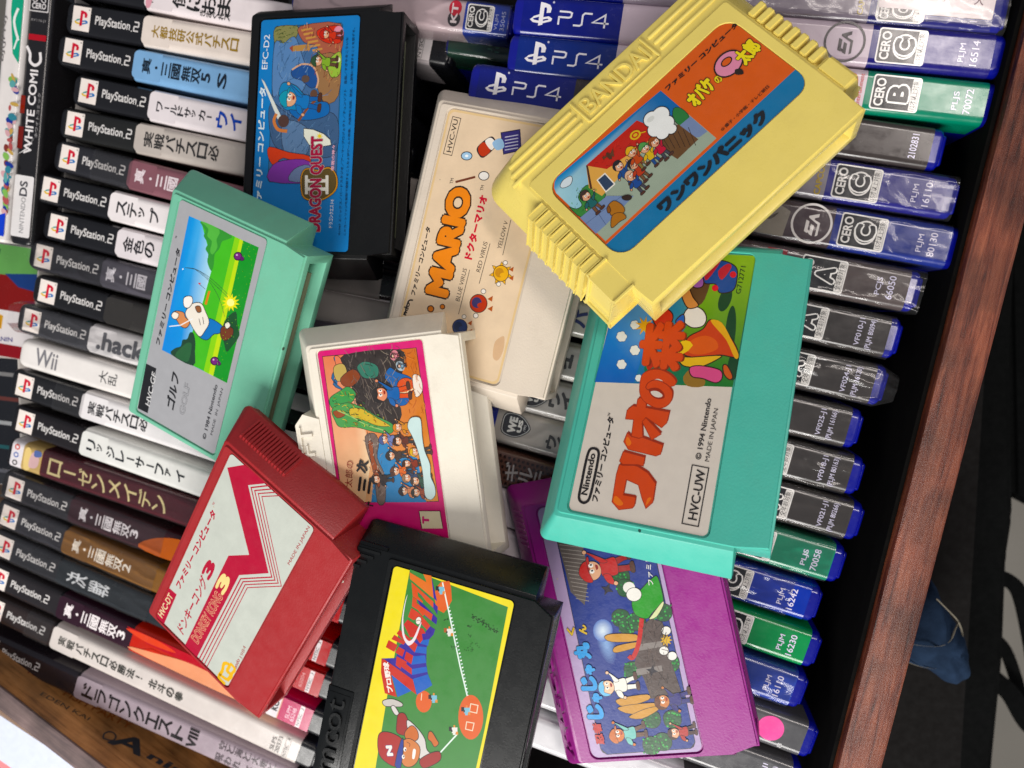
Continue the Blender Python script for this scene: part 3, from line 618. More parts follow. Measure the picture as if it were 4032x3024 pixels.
# case above the first row of the left block whose right end shows (handheld series)
ZR = 32
def ps4(Lp, Rp, label, top='#1f2470', band='#24246e', sec='#cfc4cc', letter='C', l1='PLJM', l2='16514', bandtxt='15才以上対象', logo=True, capR=3.6, T=14.9, secx=40, bandx=43.5, wcode=7.6, side=14, depth=166, z=ZR, capL=3.2):
    c = Case(Lp, Rp, z, T, depth, M_bluecase, label, group=G4)
    pr = c.pr; E_ = c.L; h = T / 2 - 1.3
    c.strip(capL, secx, top, side); c.strip(secx, E_ - bandx, sec, side); c.strip(E_ - bandx, E_ - capR, band, side)
    if logo:
        ps_logo(pr, 10.2, .3, 8.6, ('#e4e2e6',) * 4); pr.ell((14.4, 5), .4, .4, '#b9b8cc', 0, True); ps4_word(pr, 17, 35.5, -.2, 5, '#dedde6')
    if letter: cero(pr, E_ - 41.3, E_ - 25.3, -5.9, 5.9, letter, bandtxt)
    k = wcode / 2
    if l1: pr.text((E_ - 12.2, -k * (1 if len(l1) > 4 else .9)), (E_ - 12.2, k * (1 if len(l1) > 4 else .75)), 2.4, l1, '#d6d2e6', .014, loc=True)
    if l2: pr.text((E_ - 8.3, -k * 1.15), (E_ - 8.3, k * 1.05), 2.4, l2, '#d6d2e6', .014, loc=True)
    return c
Q = [
 ((2040, -110), (3960, 45), 'blue case at the top right corner with a white price sticker on its end'),
 ((2024, 52), (3955, 219), 'blue case with white strip and a black ringed monogram, serial 16514'),
 ((2003, 205), (3928, 411), 'green ended blue case with a red oval logo, serial 70072'),
 ((1850, 320), (3710, 590), 'plain black brown spined case in a blue body, small number 2102831'),
 ((1850, 487), (3763, 782), 'blue case with yellow maker name on grey, above the case with white ringed monogram'),
 ((1880, 655), (3782, 981), 'blue case with white ringed monogram on brown, serial 80130'),
 ((1740, 790), (3616, 1152), 'dark grey spined case with small red patch, serial 66050, loosely wrapped'),
 ((1680, 945), (3537, 1338), 'dark spined case in film with long code ending 80094'),
 ((1650, 1110), (3480, 1525), 'dark spined case with baggy crumpled film sticking out past its end'),
 ((1600, 1275), (3381, 1696), 'dark scuffed spined case with code ending 16166'),
 ((1600, 1430), (3387, 1882), 'dark spined case with white katakana left part and shield, code starting VF018'),
 ((1575, 1565), (3384, 2063), 'dark spined case with blue left end, shield emblem in full view, code starting VF021'),
 ((1490, 1705), (3313, 2232), 'green ended case with brown mesh pattern strip, serial 70058'),
 ((1420, 1830), (3218, 2388), 'blue case with half torn film, serial 16242'),
 ((1430, 1975), (3215, 2571), 'bright green ended case, serial 16230'),
 ((1390, 2115), (3161, 2733), 'blue case under heavily wrinkled film, serial 16110, below the bright green one'),
 ((1430, 2295), (3201, 2930), 'grey spined case with a round pink sticker'),
 ((1380, 2450), (3140, 3090), 'grey spined case cut by the lower frame edge, below the pink sticker'),
 ((1350, 2600), (3100, 3260), 'pale case at the bottom edge under the black baseball cartridge'),
]
Q[1] = (Q[1][0], Q[1][1], 'blue case with white strip and a black ringed monogram, serial 16514')
def shield(pr, cx, cy, r, txt='WE'):
    pts = [(-.95, .75), (0, 1), (.55, .72), (1.0, 0), (.55, -.72), (0, -1), (-.95, -.75), (-.8, 0)]
    pts = [(-.85, .8), (-.1, 1.0), (.5, .72), (1.0, 0), (.5, -.72), (-.1, -1.0), (-.85, -.8), (-.98, 0)]
    for k, c_ in ((1, '#2b2c2e'), (.93, '#c9cac8'), (.88, '#26272a')): pr.poly([(cx + x * r * k, cy + y * r * .82 * k) for x, y in pts], c_, True, 3)
    pr.text((cx + .05 * r, cy - .55 * r), (cx + .05 * r, cy + .55 * r), r * .55, 'WE', '#d4d4d0', .06, loc=True); pr.text((cx + .42 * r, cy - .4 * r), (cx + .42 * r, cy + .45 * r), r * .3, 'US', '#d4d4d0', .06, loc=True)
    pr.text((cx + .68 * r, cy - .2 * r), (cx + .68 * r, cy + .2 * r), r * .16, '1995', '#c9cac8', loc=True)
for i, (Lp, Rp, lab) in enumerate(Q):
    kw = {}
    if i == 0: c = ps4(Lp, Rp, lab, sec='#8d8390', letter='C')
    elif i == 1: c = ps4(Lp, Rp, lab, top='#192076', sec='#c4b4bf', band='#2b2870', l2='16514')
    elif i == 2: c = ps4(Lp, Rp, lab, top='#182c78', sec='#cbbcc4', band='#1c7a5e', letter='B', l1='PLJS', l2='70072', bandtxt='12才以上対象')
    elif i == 3: c = ps4(Lp, Rp, lab, top='#252a72', sec='#3a3432', band='#3a3432', letter='', l1='', l2='2102831')
    elif i == 4: c = ps4(Lp, Rp, lab, sec='#857f86', band='#2c2a7c', l2='16110')
    elif i == 5: c = ps4(Lp, Rp, lab, sec='#4a3c40', band='#263482', l2='80130')
    elif i == 6: c = ps4(Lp, Rp, lab, sec='#4a3c40', band='#4f4543', letter='A', l1='PCJS', l2='66050', bandtxt='全年齢対象')
    elif i in (7, 8, 9, 10, 11):
        c = ps4(Lp, Rp, lab, top='#0d2286', sec={7: '#96968c', 8: '#96968c', 9: '#aba9a2', 10: '#a8a5a0', 11: '#a8a39c'}[i], band='#37322f', letter='A', l1={7: 'VF010-J1', 8: 'VF024-J1', 9: 'VF025-J1', 10: 'VF018-J1', 11: 'VF021-J1'}[i],
                l2={7: '(PLJM 80094)', 8: '(PLJM 16120)', 9: '(PLJM 16166)', 10: '(PLJM 80163)', 11: '(PLJM 80266)'}[i], bandtxt='全年齢対象', wcode=10)
    elif i == 12: c = ps4(Lp, Rp, lab, sec='#5a4038', band='#1f7a5c', letter='B', l1='PLJS', l2='70058', bandtxt='12才以上対象')
    elif i == 13: c = ps4(Lp, Rp, lab, sec='#cfc8cc', band='#2e3e98', l2='16242')
    elif i == 14: c = ps4(Lp, Rp, lab, sec='#cfc8cc', band='#27834c', letter='B', l2='16230', bandtxt='12才以上対象')
    elif i == 15: c = ps4(Lp, Rp, lab, sec='#b9b4ba', band='#344696', l2='16110')
    elif i == 16: c = ps4(Lp, Rp, lab, top='#d8d6d6', sec='#c4c4c6', band='#4e4e50', letter='', l1='', l2='', logo=False)
    elif i == 17: c = ps4(Lp, Rp, lab, top='#d8d6d6', sec='#c4c4c6', band='#4e4e50', letter='', l1='VF0-J1', l2='(PLJM 4)', logo=False)
    else: c = ps4(Lp, Rp, lab, top='#cfcfcf', sec='#bfbfc2', band='#4e4e50', letter='', l1='', l2='', logo=False)
    pr = c.pr; E_ = c.L
    if i == 0:
        pr.poly(rr(E_ - 41, E_ - 3.8, -3.2, 6.3, .6), '#dfd2d2', True); pr.text((E_ - 20, -1), (E_ - 8, -1), 4.6, '小 点 大', '#5a2c40', .02, loc=True)
        pr.vchars('', 0, 1, 1, 0, '#000000'); pr.text((E_ - 45.5, -5), (E_ - 45.5, 6), 2, 'CAPCOM', '#b39a3c', .03, loc=True)
        cero(pr, E_ - 41, E_ - 26, -6.5, 1.5, 'C', '15才以上対象'); pr.poly(rr(E_ - 41, E_ - 3.8, -2.0, 6.3, .6), '#dfd2d2', True)
        pr.text((E_ - 10.5, 1.2), (E_ - 7.5, 1.2), 3.2, '大', '#5a2c40', .03, loc=True); pr.text((E_ - 22, 1.4), (E_ - 18, 1.4), 2.6, '小', '#5a2c40', .02, loc=True)
    if i == 1:
        ea(pr, E_ - 52.2, 0, 6.6, '#2a2026'); pr.ring([(E_ - 82, 3.4), (E_ - 75, 3.4)], .55, '#3c2a34', True, False); pr.text((E_ - 79, 1.6), (E_ - 79, 2.8), 1.2, 'l', '#3c2a34', .03, loc=True)
    if i == 2:
        pr.poly([(E_ - 52, -5.4), (E_ - 48, -5.2), (E_ - 46.3, -2), (E_ - 46.6, 3.8), (E_ - 48.6, 5.4), (E_ - 53, 5), (E_ - 55, 0)], '#c9402c', True, 4)
        pr.text((E_ - 51, -4.6), (E_ - 51, 4.4), 2, 'BANDAI', '#f0dcd0', .03, loc=True); pr.text((E_ - 48, -4.4), (E_ - 48, 4.2), 2, 'NAMCO', '#f0dcd0', .03, loc=True)
        pr.text((E_ - 44.6, -5.4), (E_ - 44.6, 5.4), 1.5, 'Entertainment', '#c9605c', loc=True)
    if i == 4:
        pr.text((E_ - 45, -6), (E_ - 45, 6), 2.2, 'CAPCOM', '#b39a3c', .03, loc=True); pr.vchars('ト', E_ - 58, 7, 8, 0, '#3a3436', .05)
        pr.poly([(E_ - 110, -6), (E_ - 70, -6), (E_ - 62, 0), (E_ - 75, 6), (E_ - 110, 6)], '#6e6a70', True)
    if i == 5:
        ea(pr, E_ - 51, 0, 6.8, '#e4dfdc'); pr.poly([(E_ - 90, -6), (E_ - 60, -6.3), (E_ - 59, 3), (E_ - 66, 6), (E_ - 90, 6)], '#8c8478', True)
        for k in range(5): pr.poly([(E_ - 84 + 4 * k, -5 + k), (E_ - 81 + 4 * k, -4.6 + k), (E_ - 79 + 4 * k, 2), (E_ - 82 + 4 * k, 4 - k)], '#4d4438', True, 3)
    if i == 6: pr.poly(rr(E_ - 54, E_ - 47, 1.5, 6, .3), '#8f2a30', True)
    if i in (7, 8, 9, 10, 11):
        for (uv, ch) in {7: [((2205, 1120), 'ハ')], 8: [((2277, 1254), 'パ')], 9: [((2222, 1420), 'イ'), ((2262, 1428), '二')], 10: [((2175, 1570), 'ウ'), ((2225, 1580), 'イ')], 11: [((2165, 1740), 'ウ'), ((2205, 1750), 'イ')]}[i]:
            x, y = c.hit(*uv); s_ = 6.6 if i != 11 else 5.6
            pr.text((x + s_ / 2, y - s_ / 2), (x + s_ / 2, y + s_ / 2), s_ * .8, ch, '#31312f' if i != 8 else '#2c3458', .05, loc=True)
        if i in (10, 11):
            x, y = c.hit(2100 if i == 10 else 2032, 1556 if i == 10 else 1676); shield(pr, x, y, 6.0)
    if i == 12:
        x0, _ = c.hit(1960, 1800)
        for a in range(36):
            for b in range(6): pr.ell((x0 - 2 + a * 1.9 + (b % 2) * .95, -5.2 + b * 2.05), .62, .7, '#2e1f1c', 0, True, 6)
        pr.vchars('ギルティ', x0 + 4, 6, 8, 0, '#a8a2a0', .02)
    if i == 16:
        pr.ell((E_ - 16.5, .3), 5.0, 5.0, '#e2679f', 0, True, 36); pr.text((E_ - 10.5, -6), (E_ - 10.5, -4.2), 1.8, '8', '#c9c9c9', loc=True)
    c.finish()
    if i in (0, 4, 5, 6, 7, 8, 9, 10, 11, 12, 13, 15):
        c.film(E_ - {0: 90, 4: 70, 5: 85, 6: 60, 7: 60, 8: 62, 9: 60, 10: 60, 11: 56, 12: 60, 13: 60, 15: 60}[i], E_ + {8: 5, 6: 1.5, 7: -2, 0: 1, 4: 0}.get(i, -4 if i not in (13,) else -10), {8: 1.3, 6: .6, 15: .9, 13: .8, 12: .7, 10: .7}.get(i, .35), 40 + i, tail=7 if i == 8 else 0)
    if i in (9, 10, 11): c.film(10, 100, .35, 60 + i)
# handheld-series case and the green one in the gap at the top, ends only
c = Case((1150, -20), (2010, 85), 14, 13, 140, M_bluecase, 'pinkish spine with red and black round badge and short blue end, by the top edge', group=G4)
E_ = c.L; c.strip(1, E_ - 19, '#b7a5a8', 20); c.strip(E_ - 19, E_ - 1, '#2c3f96', 20); pr = c.pr
cero(pr, E_ - 18, E_ - 7, -5, 5, 'C', '15才以上対象'); pr.text((E_ - 4.6, -4), (E_ - 4.6, 2), 1.7, 'VLJM', '#aeb2d0', loc=True); pr.text((E_ - 2.2, -4), (E_ - 2.2, 3.4), 1.7, '35045', '#aeb2d0', loc=True)
pr.ell((E_ - 23, -1.6), 2.6, 3, '#2a2426', 0, True); pr.ell((E_ - 23, 2.6), 2.6, 3, '#b0303c', 0, True); pr.text((E_ - 21.8, -3.2), (E_ - 21.8, 4.4), 2.6, 'KT', '#d8cccc', .03, loc=True)
c.finish(); c.film(-1, E_, .7, 77)
c = Case((1760, 150), (2025, 188), 2, 13, 130, M_bluecase, 'dark green spine sunk right of the white serial label, top centre', group=G4)
c.strip(1, c.L - 1, '#123c2c', 20); c.pr.text((c.L - 9, -3), (c.L - 9, 3), 2, 'JM', '#3f7a60', loc=True); c.pr.text((c.L - 6, -3), (c.L - 6, 3), 2, '105', '#3f7a60', loc=True); c.finish(); c.film(0, c.L, .9, 79)
# red and dark ends of middle cases that show between the cartridges
def loose_case(Lp, Rp, z, lab, cols, body=M_blackcase, T=14.2, draw=None, depth=134):
    c = Case(Lp, Rp, z, T, depth, body, lab, group='cases glimpsed between the cartridges')
    n = len(cols); c.strip(2, c.L - 7, cols[0], 20)
    if draw: draw(c)
    c.finish(); return c
# tall handheld cases at the far left
def ds(top, bot, z, T, body, lab, draw):
    c = Case(bot, top, z, T, 120, body, lab, group='tall handheld game cases at the left edge'); draw(c); c.finish(); return c
def d1(c):
    pr = c.pr; L = c.L; c.strip(2, L - 1, '#1b1a1c', 20)
    pr.poly(rr(3.5, 32, -5, 5, 1), '#d8d5d4', True); pr.text((5.5, -1.6), (22, -1.6), 2.4, 'NINTENDO', '#6b6b6e', loc=True); pr.text((22.5, -2), (29.5, -2), 4.2, 'DS', '#3f3f44', .03, loc=True)
    pr.poly([(41, 5), (46, -1.4), (50, -3.2), (44, 0)], '#d9d6d6', True); pr.text((42, -2.4), (80, -2.4), 4.2, 'WHITE COMI', '#e0dcdc', .02, loc=True)
    pr.ring([(88, -2.5), (84, -3), (82, -.5), (83.5, 2.2), (87, 2.6), (90, 4.6)], 1.3, '#e0dcdc', True, False, 4); pr.text((50, -4.8), (70, -4.8), 1.5, 'ホワイトコミック', '#a9a6a6', loc=True)
    pr.poly(rr(44, 54, 2.6, 5.4, .2), '#6a2420', True); pr.poly(rr(60, 68, 3, 5.4, .2), '#7a2a22', True)
    pr.poly(rr(93, 95.6, -5, 4, .2), '#a82830', True); pr.text((95.2, 3), (95.2, -4), 1.4, 'KONAMI', '#d8c0c0', .01, loc=True) if False else None
    pr.text((101, 3.4), (101, -4), 1.4, 'RY116-J1', '#8f8c8c', loc=True)
    pr.poly(rr(105.5, 119, -5, 5, .5), '#c9c5c4', True); pr.poly(rr(106, 118.5, -4.5, 4.5, .4), '#1b1b1d', True); pr.text((106.8, 3.6), (106.8, -3.6), 2.6, 'CERO', '#d0cccc', .03, loc=True)
    pr.text((110, 3), (110, -3), 5.5, 'A', '#1b1b1d', .04, out=('#d0cccc', .06), loc=True)
ds((160, -40), (75, 962), 2, 12.6, M_blackcase, 'tall black handheld game case with white lettering and white end label', d1)
def d2(c):
    pr = c.pr; L = c.L; c.strip(1.5, L - 1, '#d7d2cf', 20); h = -c.T / 2 + 1
    pr.poly([(L - 6, h), (L - 34, h), (L - 30, h + 3.4), (L - 12, h + 6), (L - 2, h + 6)], '#1f9a78', True); pr.ring([(L - 24, h + 1), (L - 16, h + 4), (L - 10, h + 2.4)], 1.2, '#e0e4e0', True, False, 4); pr.ring([(L - 28, h + 3), (L - 22, h + 1.2)], .8, '#e0e4e0', True, False)
    for k in range(46):
        x = 14 + random.random() * (L - 52); y = h + random.random() * 2.6
        pr.ell((x, y), 1 + random.random() * 1.6, .7 + random.random(), random.choice(['#7fae5c', '#3c7a8a', '#a85a5a', '#2f3f8a', '#b99a5a', '#7a3a34', '#5c9a9a', '#c9a0a4']), random.random() * 90, True, 10)
    pr.poly([(3, h), (14, h), (12, h + 4.5), (3, h + 5)], '#3c4fc0', True); pr.text((L - 34, 2.5), (L - 14, 2.5), 2.4, 'BJ(JPN)', '#6a6766', loc=True)
ds((62, -60), (-22, 950), 4, 11.5, M_whitecase, 'tall white handheld game case with green splash and colourful edge', d2)
# ------------------------------------------------------------------ cartridges
def loft_shell(p, sc=1.0):
    """front plate, slanted sides down to a parting line, straight back, narrower plug end with a slot"""
    T, m = p['T'], p['mid']; wt, wb, yt, H, W, ny, by, rc = p['wt'], p['wb'], p['yt'], p['H'], p['W'], p['ny'], p['by'], p.get('rc', 1.5)
    def path(wd, top, r, n=6):
        q = [(wd, ny)]
        for k in range(n + 1):
            a = math.pi / 2 * k / n; q.append((wd - r + r * math.cos(a), top - r + r * math.sin(a)))
        for k in range(n + 1):
            a = math.pi / 2 + math.pi / 2 * k / n; q.append((-wd + r + r * math.cos(a), top - r + r * math.sin(a)))
        return q + [(-wd, ny)]
    f0 = T - .35
    loops = [(path(wt, yt, rc), f0), (path(W, H, rc + 1.2), m), (path(W, H, rc + 1.2), m - 1.2), (path(W - .5, H - .5, rc + 1.2), m - 1.4), (path(W - 1.4, H - 1.4, rc + 1), 0)]
    bm = bmesh.new(); V = [[bm.verts.new((x, y, z)) for x, y in q] for q, z in loops]
    for a, b in zip(V, V[1:]):
        for i in range(len(a) - 1): bm.faces.new((a[i], a[i + 1], b[i + 1], b[i]))
    w0 = wb; lip = p.get('lip', 0)
    fr = {}
    for sx in (1, -1):
        for (yy, k) in ((ny, 'n'), (by, 'b')):
            for z, kk in ((f0, 'f'), (0, 'r')): fr[(sx, k, kk)] = bm.verts.new((sx * w0, yy - (lip if (k, kk) == ('b', 'r') else 0), z))
    bm.faces.new([fr[(-1, 'b', 'f')], fr[(1, 'b', 'f')], fr[(1, 'n', 'f')]] + V[0] + [fr[(-1, 'n', 'f')]])
    bm.faces.new([fr[(-1, 'b', 'r')], fr[(1, 'b', 'r')], fr[(1, 'n', 'r')]] + V[-1] + [fr[(-1, 'n', 'r')]])
    for sx, e in ((1, 0), (-1, -1)):
        bm.faces.new([fr[(sx, 'n', 'f')]] + [v[e] for v in V] + [fr[(sx, 'n', 'r')]])
        bm.faces.new([fr[(sx, 'n', 'f')], fr[(sx, 'n', 'r')], fr[(sx, 'b', 'r')], fr[(sx, 'b', 'f')]])
    O = [fr[(-1, 'b', 'r')], fr[(1, 'b', 'r')], fr[(1, 'b', 'f')], fr[(-1, 'b', 'f')]]
    z0, z1, sx_, dp = p.get('slot', (3.2, T - 3.2, wb - 3.2, 8))
    I = [bm.verts.new((x, by - lip * (1 - z / T), z)) for x, z in ((-sx_, z0), (sx_, z0), (sx_, z1), (-sx_, z1))]
    J = [bm.verts.new((x, by + dp, z)) for x, z in ((-sx_, z0), (sx_, z0), (sx_, z1), (-sx_, z1))]
    for k in range(4):
        l = (k + 1) % 4; bm.faces.new((O[k], O[l], I[l], I[k])); bm.faces.new((I[k], I[l], J[l], J[k]))
    bm.faces.new(J)
    bmesh.ops.recalc_face_normals(bm, faces=bm.faces[:])
    es = [e for e in bm.edges if len(e.link_faces) == 2 and e.calc_face_angle(0) > math.radians(28)]
    bmesh.ops.bevel(bm, geom=es, offset=.55, segments=2, affect='EDGES', profile=.5, clamp_overlap=True)
    return bm
def plate_ring(bm, outer, inner, z0, z1):
    """raised plate with a hole, straight walls"""
    for (z, flip) in ((z1, False),):
        vo = [bm.verts.new((x, y, z)) for x, y in outer]; vi = [bm.verts.new((x, y, z)) for x, y in inner]
        al = vo + vi
        for t in tessellate_polygon([[Vector((x, y, 0)) for x, y in outer], [Vector((x, y, 0)) for x, y in inner]]):
            try: bm.faces.new([al[i] for i in t])
            except ValueError: pass
    for ring_, sl in ((vo, outer), (vi, inner)):
        n = len(sl); e = .28 if ring_ is vo else -.18
        cx = sum(x for x, y in sl) / n; cy = sum(y for x, y in sl) / n
        lo = [bm.verts.new((x + (e if x > cx else -e), y + (e if y > cy else -e), z0)) for x, y in sl]
        for i in range(n): bm.faces.new((ring_[i], ring_[(i + 1) % n], lo[(i + 1) % n], lo[i]))
def emboss(parent, name, st, x0, x1, y0, h, z, th, m, bold=.02, tilt=None):
    v, f = glyph0(st, 3); mn = v.min(0); mx = v.max(0); sz = mx - mn; P = [((a - mn[0]) / sz[0] * (x1 - x0) + x0, (b - mn[1]) / sz[1] * h + y0) for a, b in v]
    bm = bmesh.new(); vs = [bm.verts.new((a, b, z)) for a, b in P]
    for t in f:
        try: bm.faces.new([vs[i] for i in t])
        except ValueError: pass
    ex = bmesh.ops.extrude_face_region(bm, geom=bm.faces[:]); bmesh.ops.translate(bm, vec=(0, 0, th), verts=[g for g in ex['geom'] if isinstance(g, bmesh.types.BMVert)])
    if tilt: bmesh.ops.rotate(bm, cent=tilt[0], matrix=Matrix.Rotation(math.radians(tilt[1]), 3, 'X'), verts=bm.verts[:])
    return bm_obj(name, bm, m, parent, 40)
BASE = dict(T=17, mid=8.2, wt=49, wb=47, yt=26.2, H=32.6, W=55.8, ny=-29.5, by=-39.6, rc=1.6)
POSE = {
'yellow':([10.122, 53.461, 73.725],[[0.72, -0.68888, -0.08396], [0.67757, 0.67167, 0.29958], [-0.14999, -0.27259, 0.95037]], .96),
'pink':([-91.455, -55.503, 59.022], [[-0.11517, -0.99087, 0.0701], [0.99255, -0.11761, -0.03169], [0.03964, 0.06593, 0.99704]], 0.91),
'namcot':([-70.595, -138.533, 79.55], [[0.19495, -0.97622, -0.0948], [0.97927, 0.18832, 0.07457], [-0.05494, -0.10737, 0.9927]], 0.97),
'purple':([-5.839, -116.531, 52.983],[[-0.22923, -0.9647, -0.12964], [0.97243, -0.23282, 0.01302], [-0.04274, -0.12308, 0.99148]], 1.0),
'red':([-154.457, -102.922, 60.602],[[0.53412, -0.80238, -0.26627], [0.8066, 0.578, -0.12377], [0.25322, -0.14867, 0.95592]], 1.0),
'golf':([-173.435, -9.142, 44.347],[[0.36378, -0.90757, -0.20974], [0.9174, 0.38809, -0.08814], [0.16139, -0.16035, 0.97378]], 1.0),
'teal':([7.688, -23.297, 76.826],[[0.1706, -0.97388, -0.14982], [0.90797, 0.09632, 0.40782], [-0.38274, -0.2056, 0.90069]], 1.0),
'efc':([-133.2, 68.591, 29.213],[[0.04266, -0.99686, -0.06676], [0.99523, 0.03653, 0.09048], [-0.08776, -0.0703, 0.99366]], 1.0),
'vu':([-60.837, 22.374, 45.686], [[0.23757, -0.9641, -0.11866], [0.97062, 0.23079, 0.0681], [-0.03827, -0.13135, 0.9906]], 1.02)}
ZF = {'golf': (480, 640, 1.3822), 'vu': (1500, 300, 1.1844), 'yellow': (1900, 0, 1.27625), 'teal': (2100, 900, 1.185), 'red': (550, 1600, 1.276),
      'efc': (900, 0, 1.3825), 'pink': (1100, 1200, 1.6589), 'namcot': (1200, 1950, 1.5448), 'purple': (1900, 1800, 1.355)}
class Cart:
    def __init__(s, key, m, label, **kw):
        p = dict(BASE); p.update(kw); s.p = p; t, R, sc = POSE[key]; s.sc = sc; R = np.array(R); t = np.array(t); s.m = m
        s.fr = Frame(t, R); T = p['T']
        M_ = Frame(t - R[:, 2] * T * sc, R).mat(); s.root = empty('game_cartridge', M_ @ Matrix.Scale(sc, 4)); tag(s.root, label, 'game cartridge', 'game cartridges scattered on the cases')
        lw, lh = p['lw'] / 2, p['lh'] / 2; s.lw, s.lh = lw, lh
        bm = loft_shell(p)
        if p.get('plate', True):
            g = p.get('gap', .7); py = p.get('plate_y', (p['by'] + .9, p['yt'] - 1.5)); px_ = p.get('plate_x', (p['wb'] - .9, p['wt'] - 1.5))
            outer = [(-px_[0], py[0]), (px_[0], py[0])] + [(px_[1], p['ny'])] + [q for q in rr(-px_[1], px_[1], 0, py[1], (0, 0, 1.2, 1.2)) if q[1] > .1] + [(-px_[1], p['ny'])]
            s.plate = (outer, rr(-lw - g, lw + g, -lh - g, lh + g, p.get('lr', 1.5) + .5))
            plate_ring(bm, outer, s.plate[1], T - .4, T + .35)
        extra = p.get('extra')
        if extra: extra(bm, p)
        s.shell = bm_obj('shell', bm, m, s.root, 32)
        b2 = bmesh.new(); sl = p.get('slot', (3.2, T - 3.2, p['wb'] - 3.2, 8)); box(b2, -p['wb'] + 8, p['wb'] - 8, p['by'] + 2.2, p['by'] + 8, T / 2 - .8, T / 2 + .6)
        bm_obj('connector_board', b2, M_pcb, s.root)
        X, Y, k = ZF[key]
        def P(x, y):
            a, b = s.fr.hit(X + x / k, Y + y / k); return a / sc, b / sc
        s.pr = Print(P, T + .02, .0005)
    def pf(s, X, Y, k):
        def P(x, y):
            a, b = s.fr.hit(X + x / k, Y + y / k); return a / s.sc, b / s.sc
        return P
    def base(s, c, r=None): s.pr.poly(rr(-s.lw, s.lw, -s.lh, s.lh, s.p.get('lr', 1.5) if r is None else r, 7), c, True)
    def done(s, m=None): return s.pr.build('label', m or M_label, s.root)
M_pcb = mat('connector_board', '#7f8468', .4, .5, metal=.3)
def plastic(n, c, **k):
    a = dict(rough=.42, spec=.5, bump=.25, bscale=1400, var=.04, vscale=40); a.update(k); return mat(n, c, **a)
M_teal = plastic('turquoise_plastic', '#49b8a4', specks=('#174a40', 110, .22), grime=.13)
M_mint = plastic('mint_plastic', '#6fb99b', specks=('#34503f', 100, .16), grime=.16)
M_cream = plastic('cream_plastic', '#d6c9b8', specks=('#3c3026', 80, .2), grime=.22, bump=.4)
M_ivory = plastic('ivory_plastic', '#e6dfcf', specks=('#6a5436', 90, .06), grime=.2)
M_yel = plastic('yellow_plastic', '#e6d16c', rough=.3, specks=('#4a3c14', 70, .12), grime=.12, bump=.1)
M_red = plastic('red_plastic', '#a02427', rough=.4, bump=.35, grime=.05)
M_blk = plastic('black_plastic', '#070707', rough=.4, bump=.3, var=.05, vscale=60, rv=.25, specks=('#6a6a66', 150, .05))
M_blk2 = plastic('black_glossy_plastic', '#0d0f0f', rough=.27, bump=.1, var=.05, vscale=50, rv=.25, specks=('#5a5a56', 140, .04))
M_pur = plastic('purple_plastic', '#931a82', rough=.36, bump=.22, bscale=1100, specks=('#d9a0a0', 110, .05))
FC = 'ファミリー コンピュータ'
def person(pr, x, y, s, ang, hair='#2a2020', top='#b04030', bot='#2c3c6a', skin='#d0a080', hat=None, arm=1, ln='#1d1618', w=.17):
    """small cartoon passer-by, printed"""
    a = math.radians(ang); R = (math.cos(a), -math.sin(a)); U = (-math.sin(a), -math.cos(a)); au = pr.auto; pr.auto = 0
    T = lambda q: [(x + s * (u * R[0] + v * U[0]), y + s * (u * R[1] + v * U[1])) for u, v in q]
    def sh(q, c, sm=4, lw=w): pr.poly(T(q), c, sm=sm); pr.ring(T(q), lw, ln, sm=sm)
    sh([(-.28, -.75), (-.02, -.75), (-.06, -1.35), (.02, -1.5), (-.36, -1.5), (-.32, -1.3)], bot); sh([(.02, -.75), (.3, -.75), (.42, -1.3), (.55, -1.42), (.2, -1.45), (.16, -1.2)], bot)
    sh([(-.4, -1.42), (0, -1.42), (.04, -1.6), (-.42, -1.6)], '#4a2c20', 2); sh([(.18, -1.36), (.6, -1.34), (.62, -1.52), (.2, -1.55)], '#4a2c20', 2)
    sh([(-.3, -.15), (.3, -.15), (.38, -.5), (.34, -.85), (-.32, -.85), (-.38, -.5)], top)
    sh([(.26, -.2), (.62, -.05 + .2 * arm), (.85, .1 + .3 * arm), (.75, -.08 + .25 * arm), (.3, -.48)], top); sh([(-.26, -.2), (-.62, -.3), (-.78, -.58), (-.6, -.6), (-.3, -.48)], top)
    for cx, cy in ((.86, .13 + .3 * arm), (-.74, -.66)): sh([(cx + .1 * math.cos(t), cy + .1 * math.sin(t)) for t in (0, 1.2, 2.4, 3.6, 4.8)], skin, 3)
    sh([(.42 * math.cos(t), .25 + .4 * math.sin(t)) for t in [k * .7 for k in range(9)]], skin, 3)
    if hat: sh([(-.46, .3), (-.4, .62), (0, .84), (.4, .62), (.46, .3), (.1, .42)], hat); sh([(-.1, .38), (.46, .3), (.66, .32), (.5, .42)], hat, 3)
    else: sh([(-.44, .1), (-.46, .5), (-.1, .78), (.32, .7), (.45, .4), (.3, .46), (.05, .42), (-.2, .48), (-.32, .3)], hair)
    for ex in (-.02, .24):
        pr.poly(T([(ex + .1 * math.cos(t), .26 + .12 * math.sin(t)) for t in [k * 1.05 for k in range(6)]]), '#e4e0d8'); pr.poly(T([(ex + .03 + .045 * math.cos(t), .25 + .06 * math.sin(t)) for t in [k * 1.05 for k in range(6)]]), ln)
    pr.poly(T([(0, .06), (.24, .07), (.2, -.03), (.06, -.04)]), '#8c2a24', sm=2); pr.auto = au
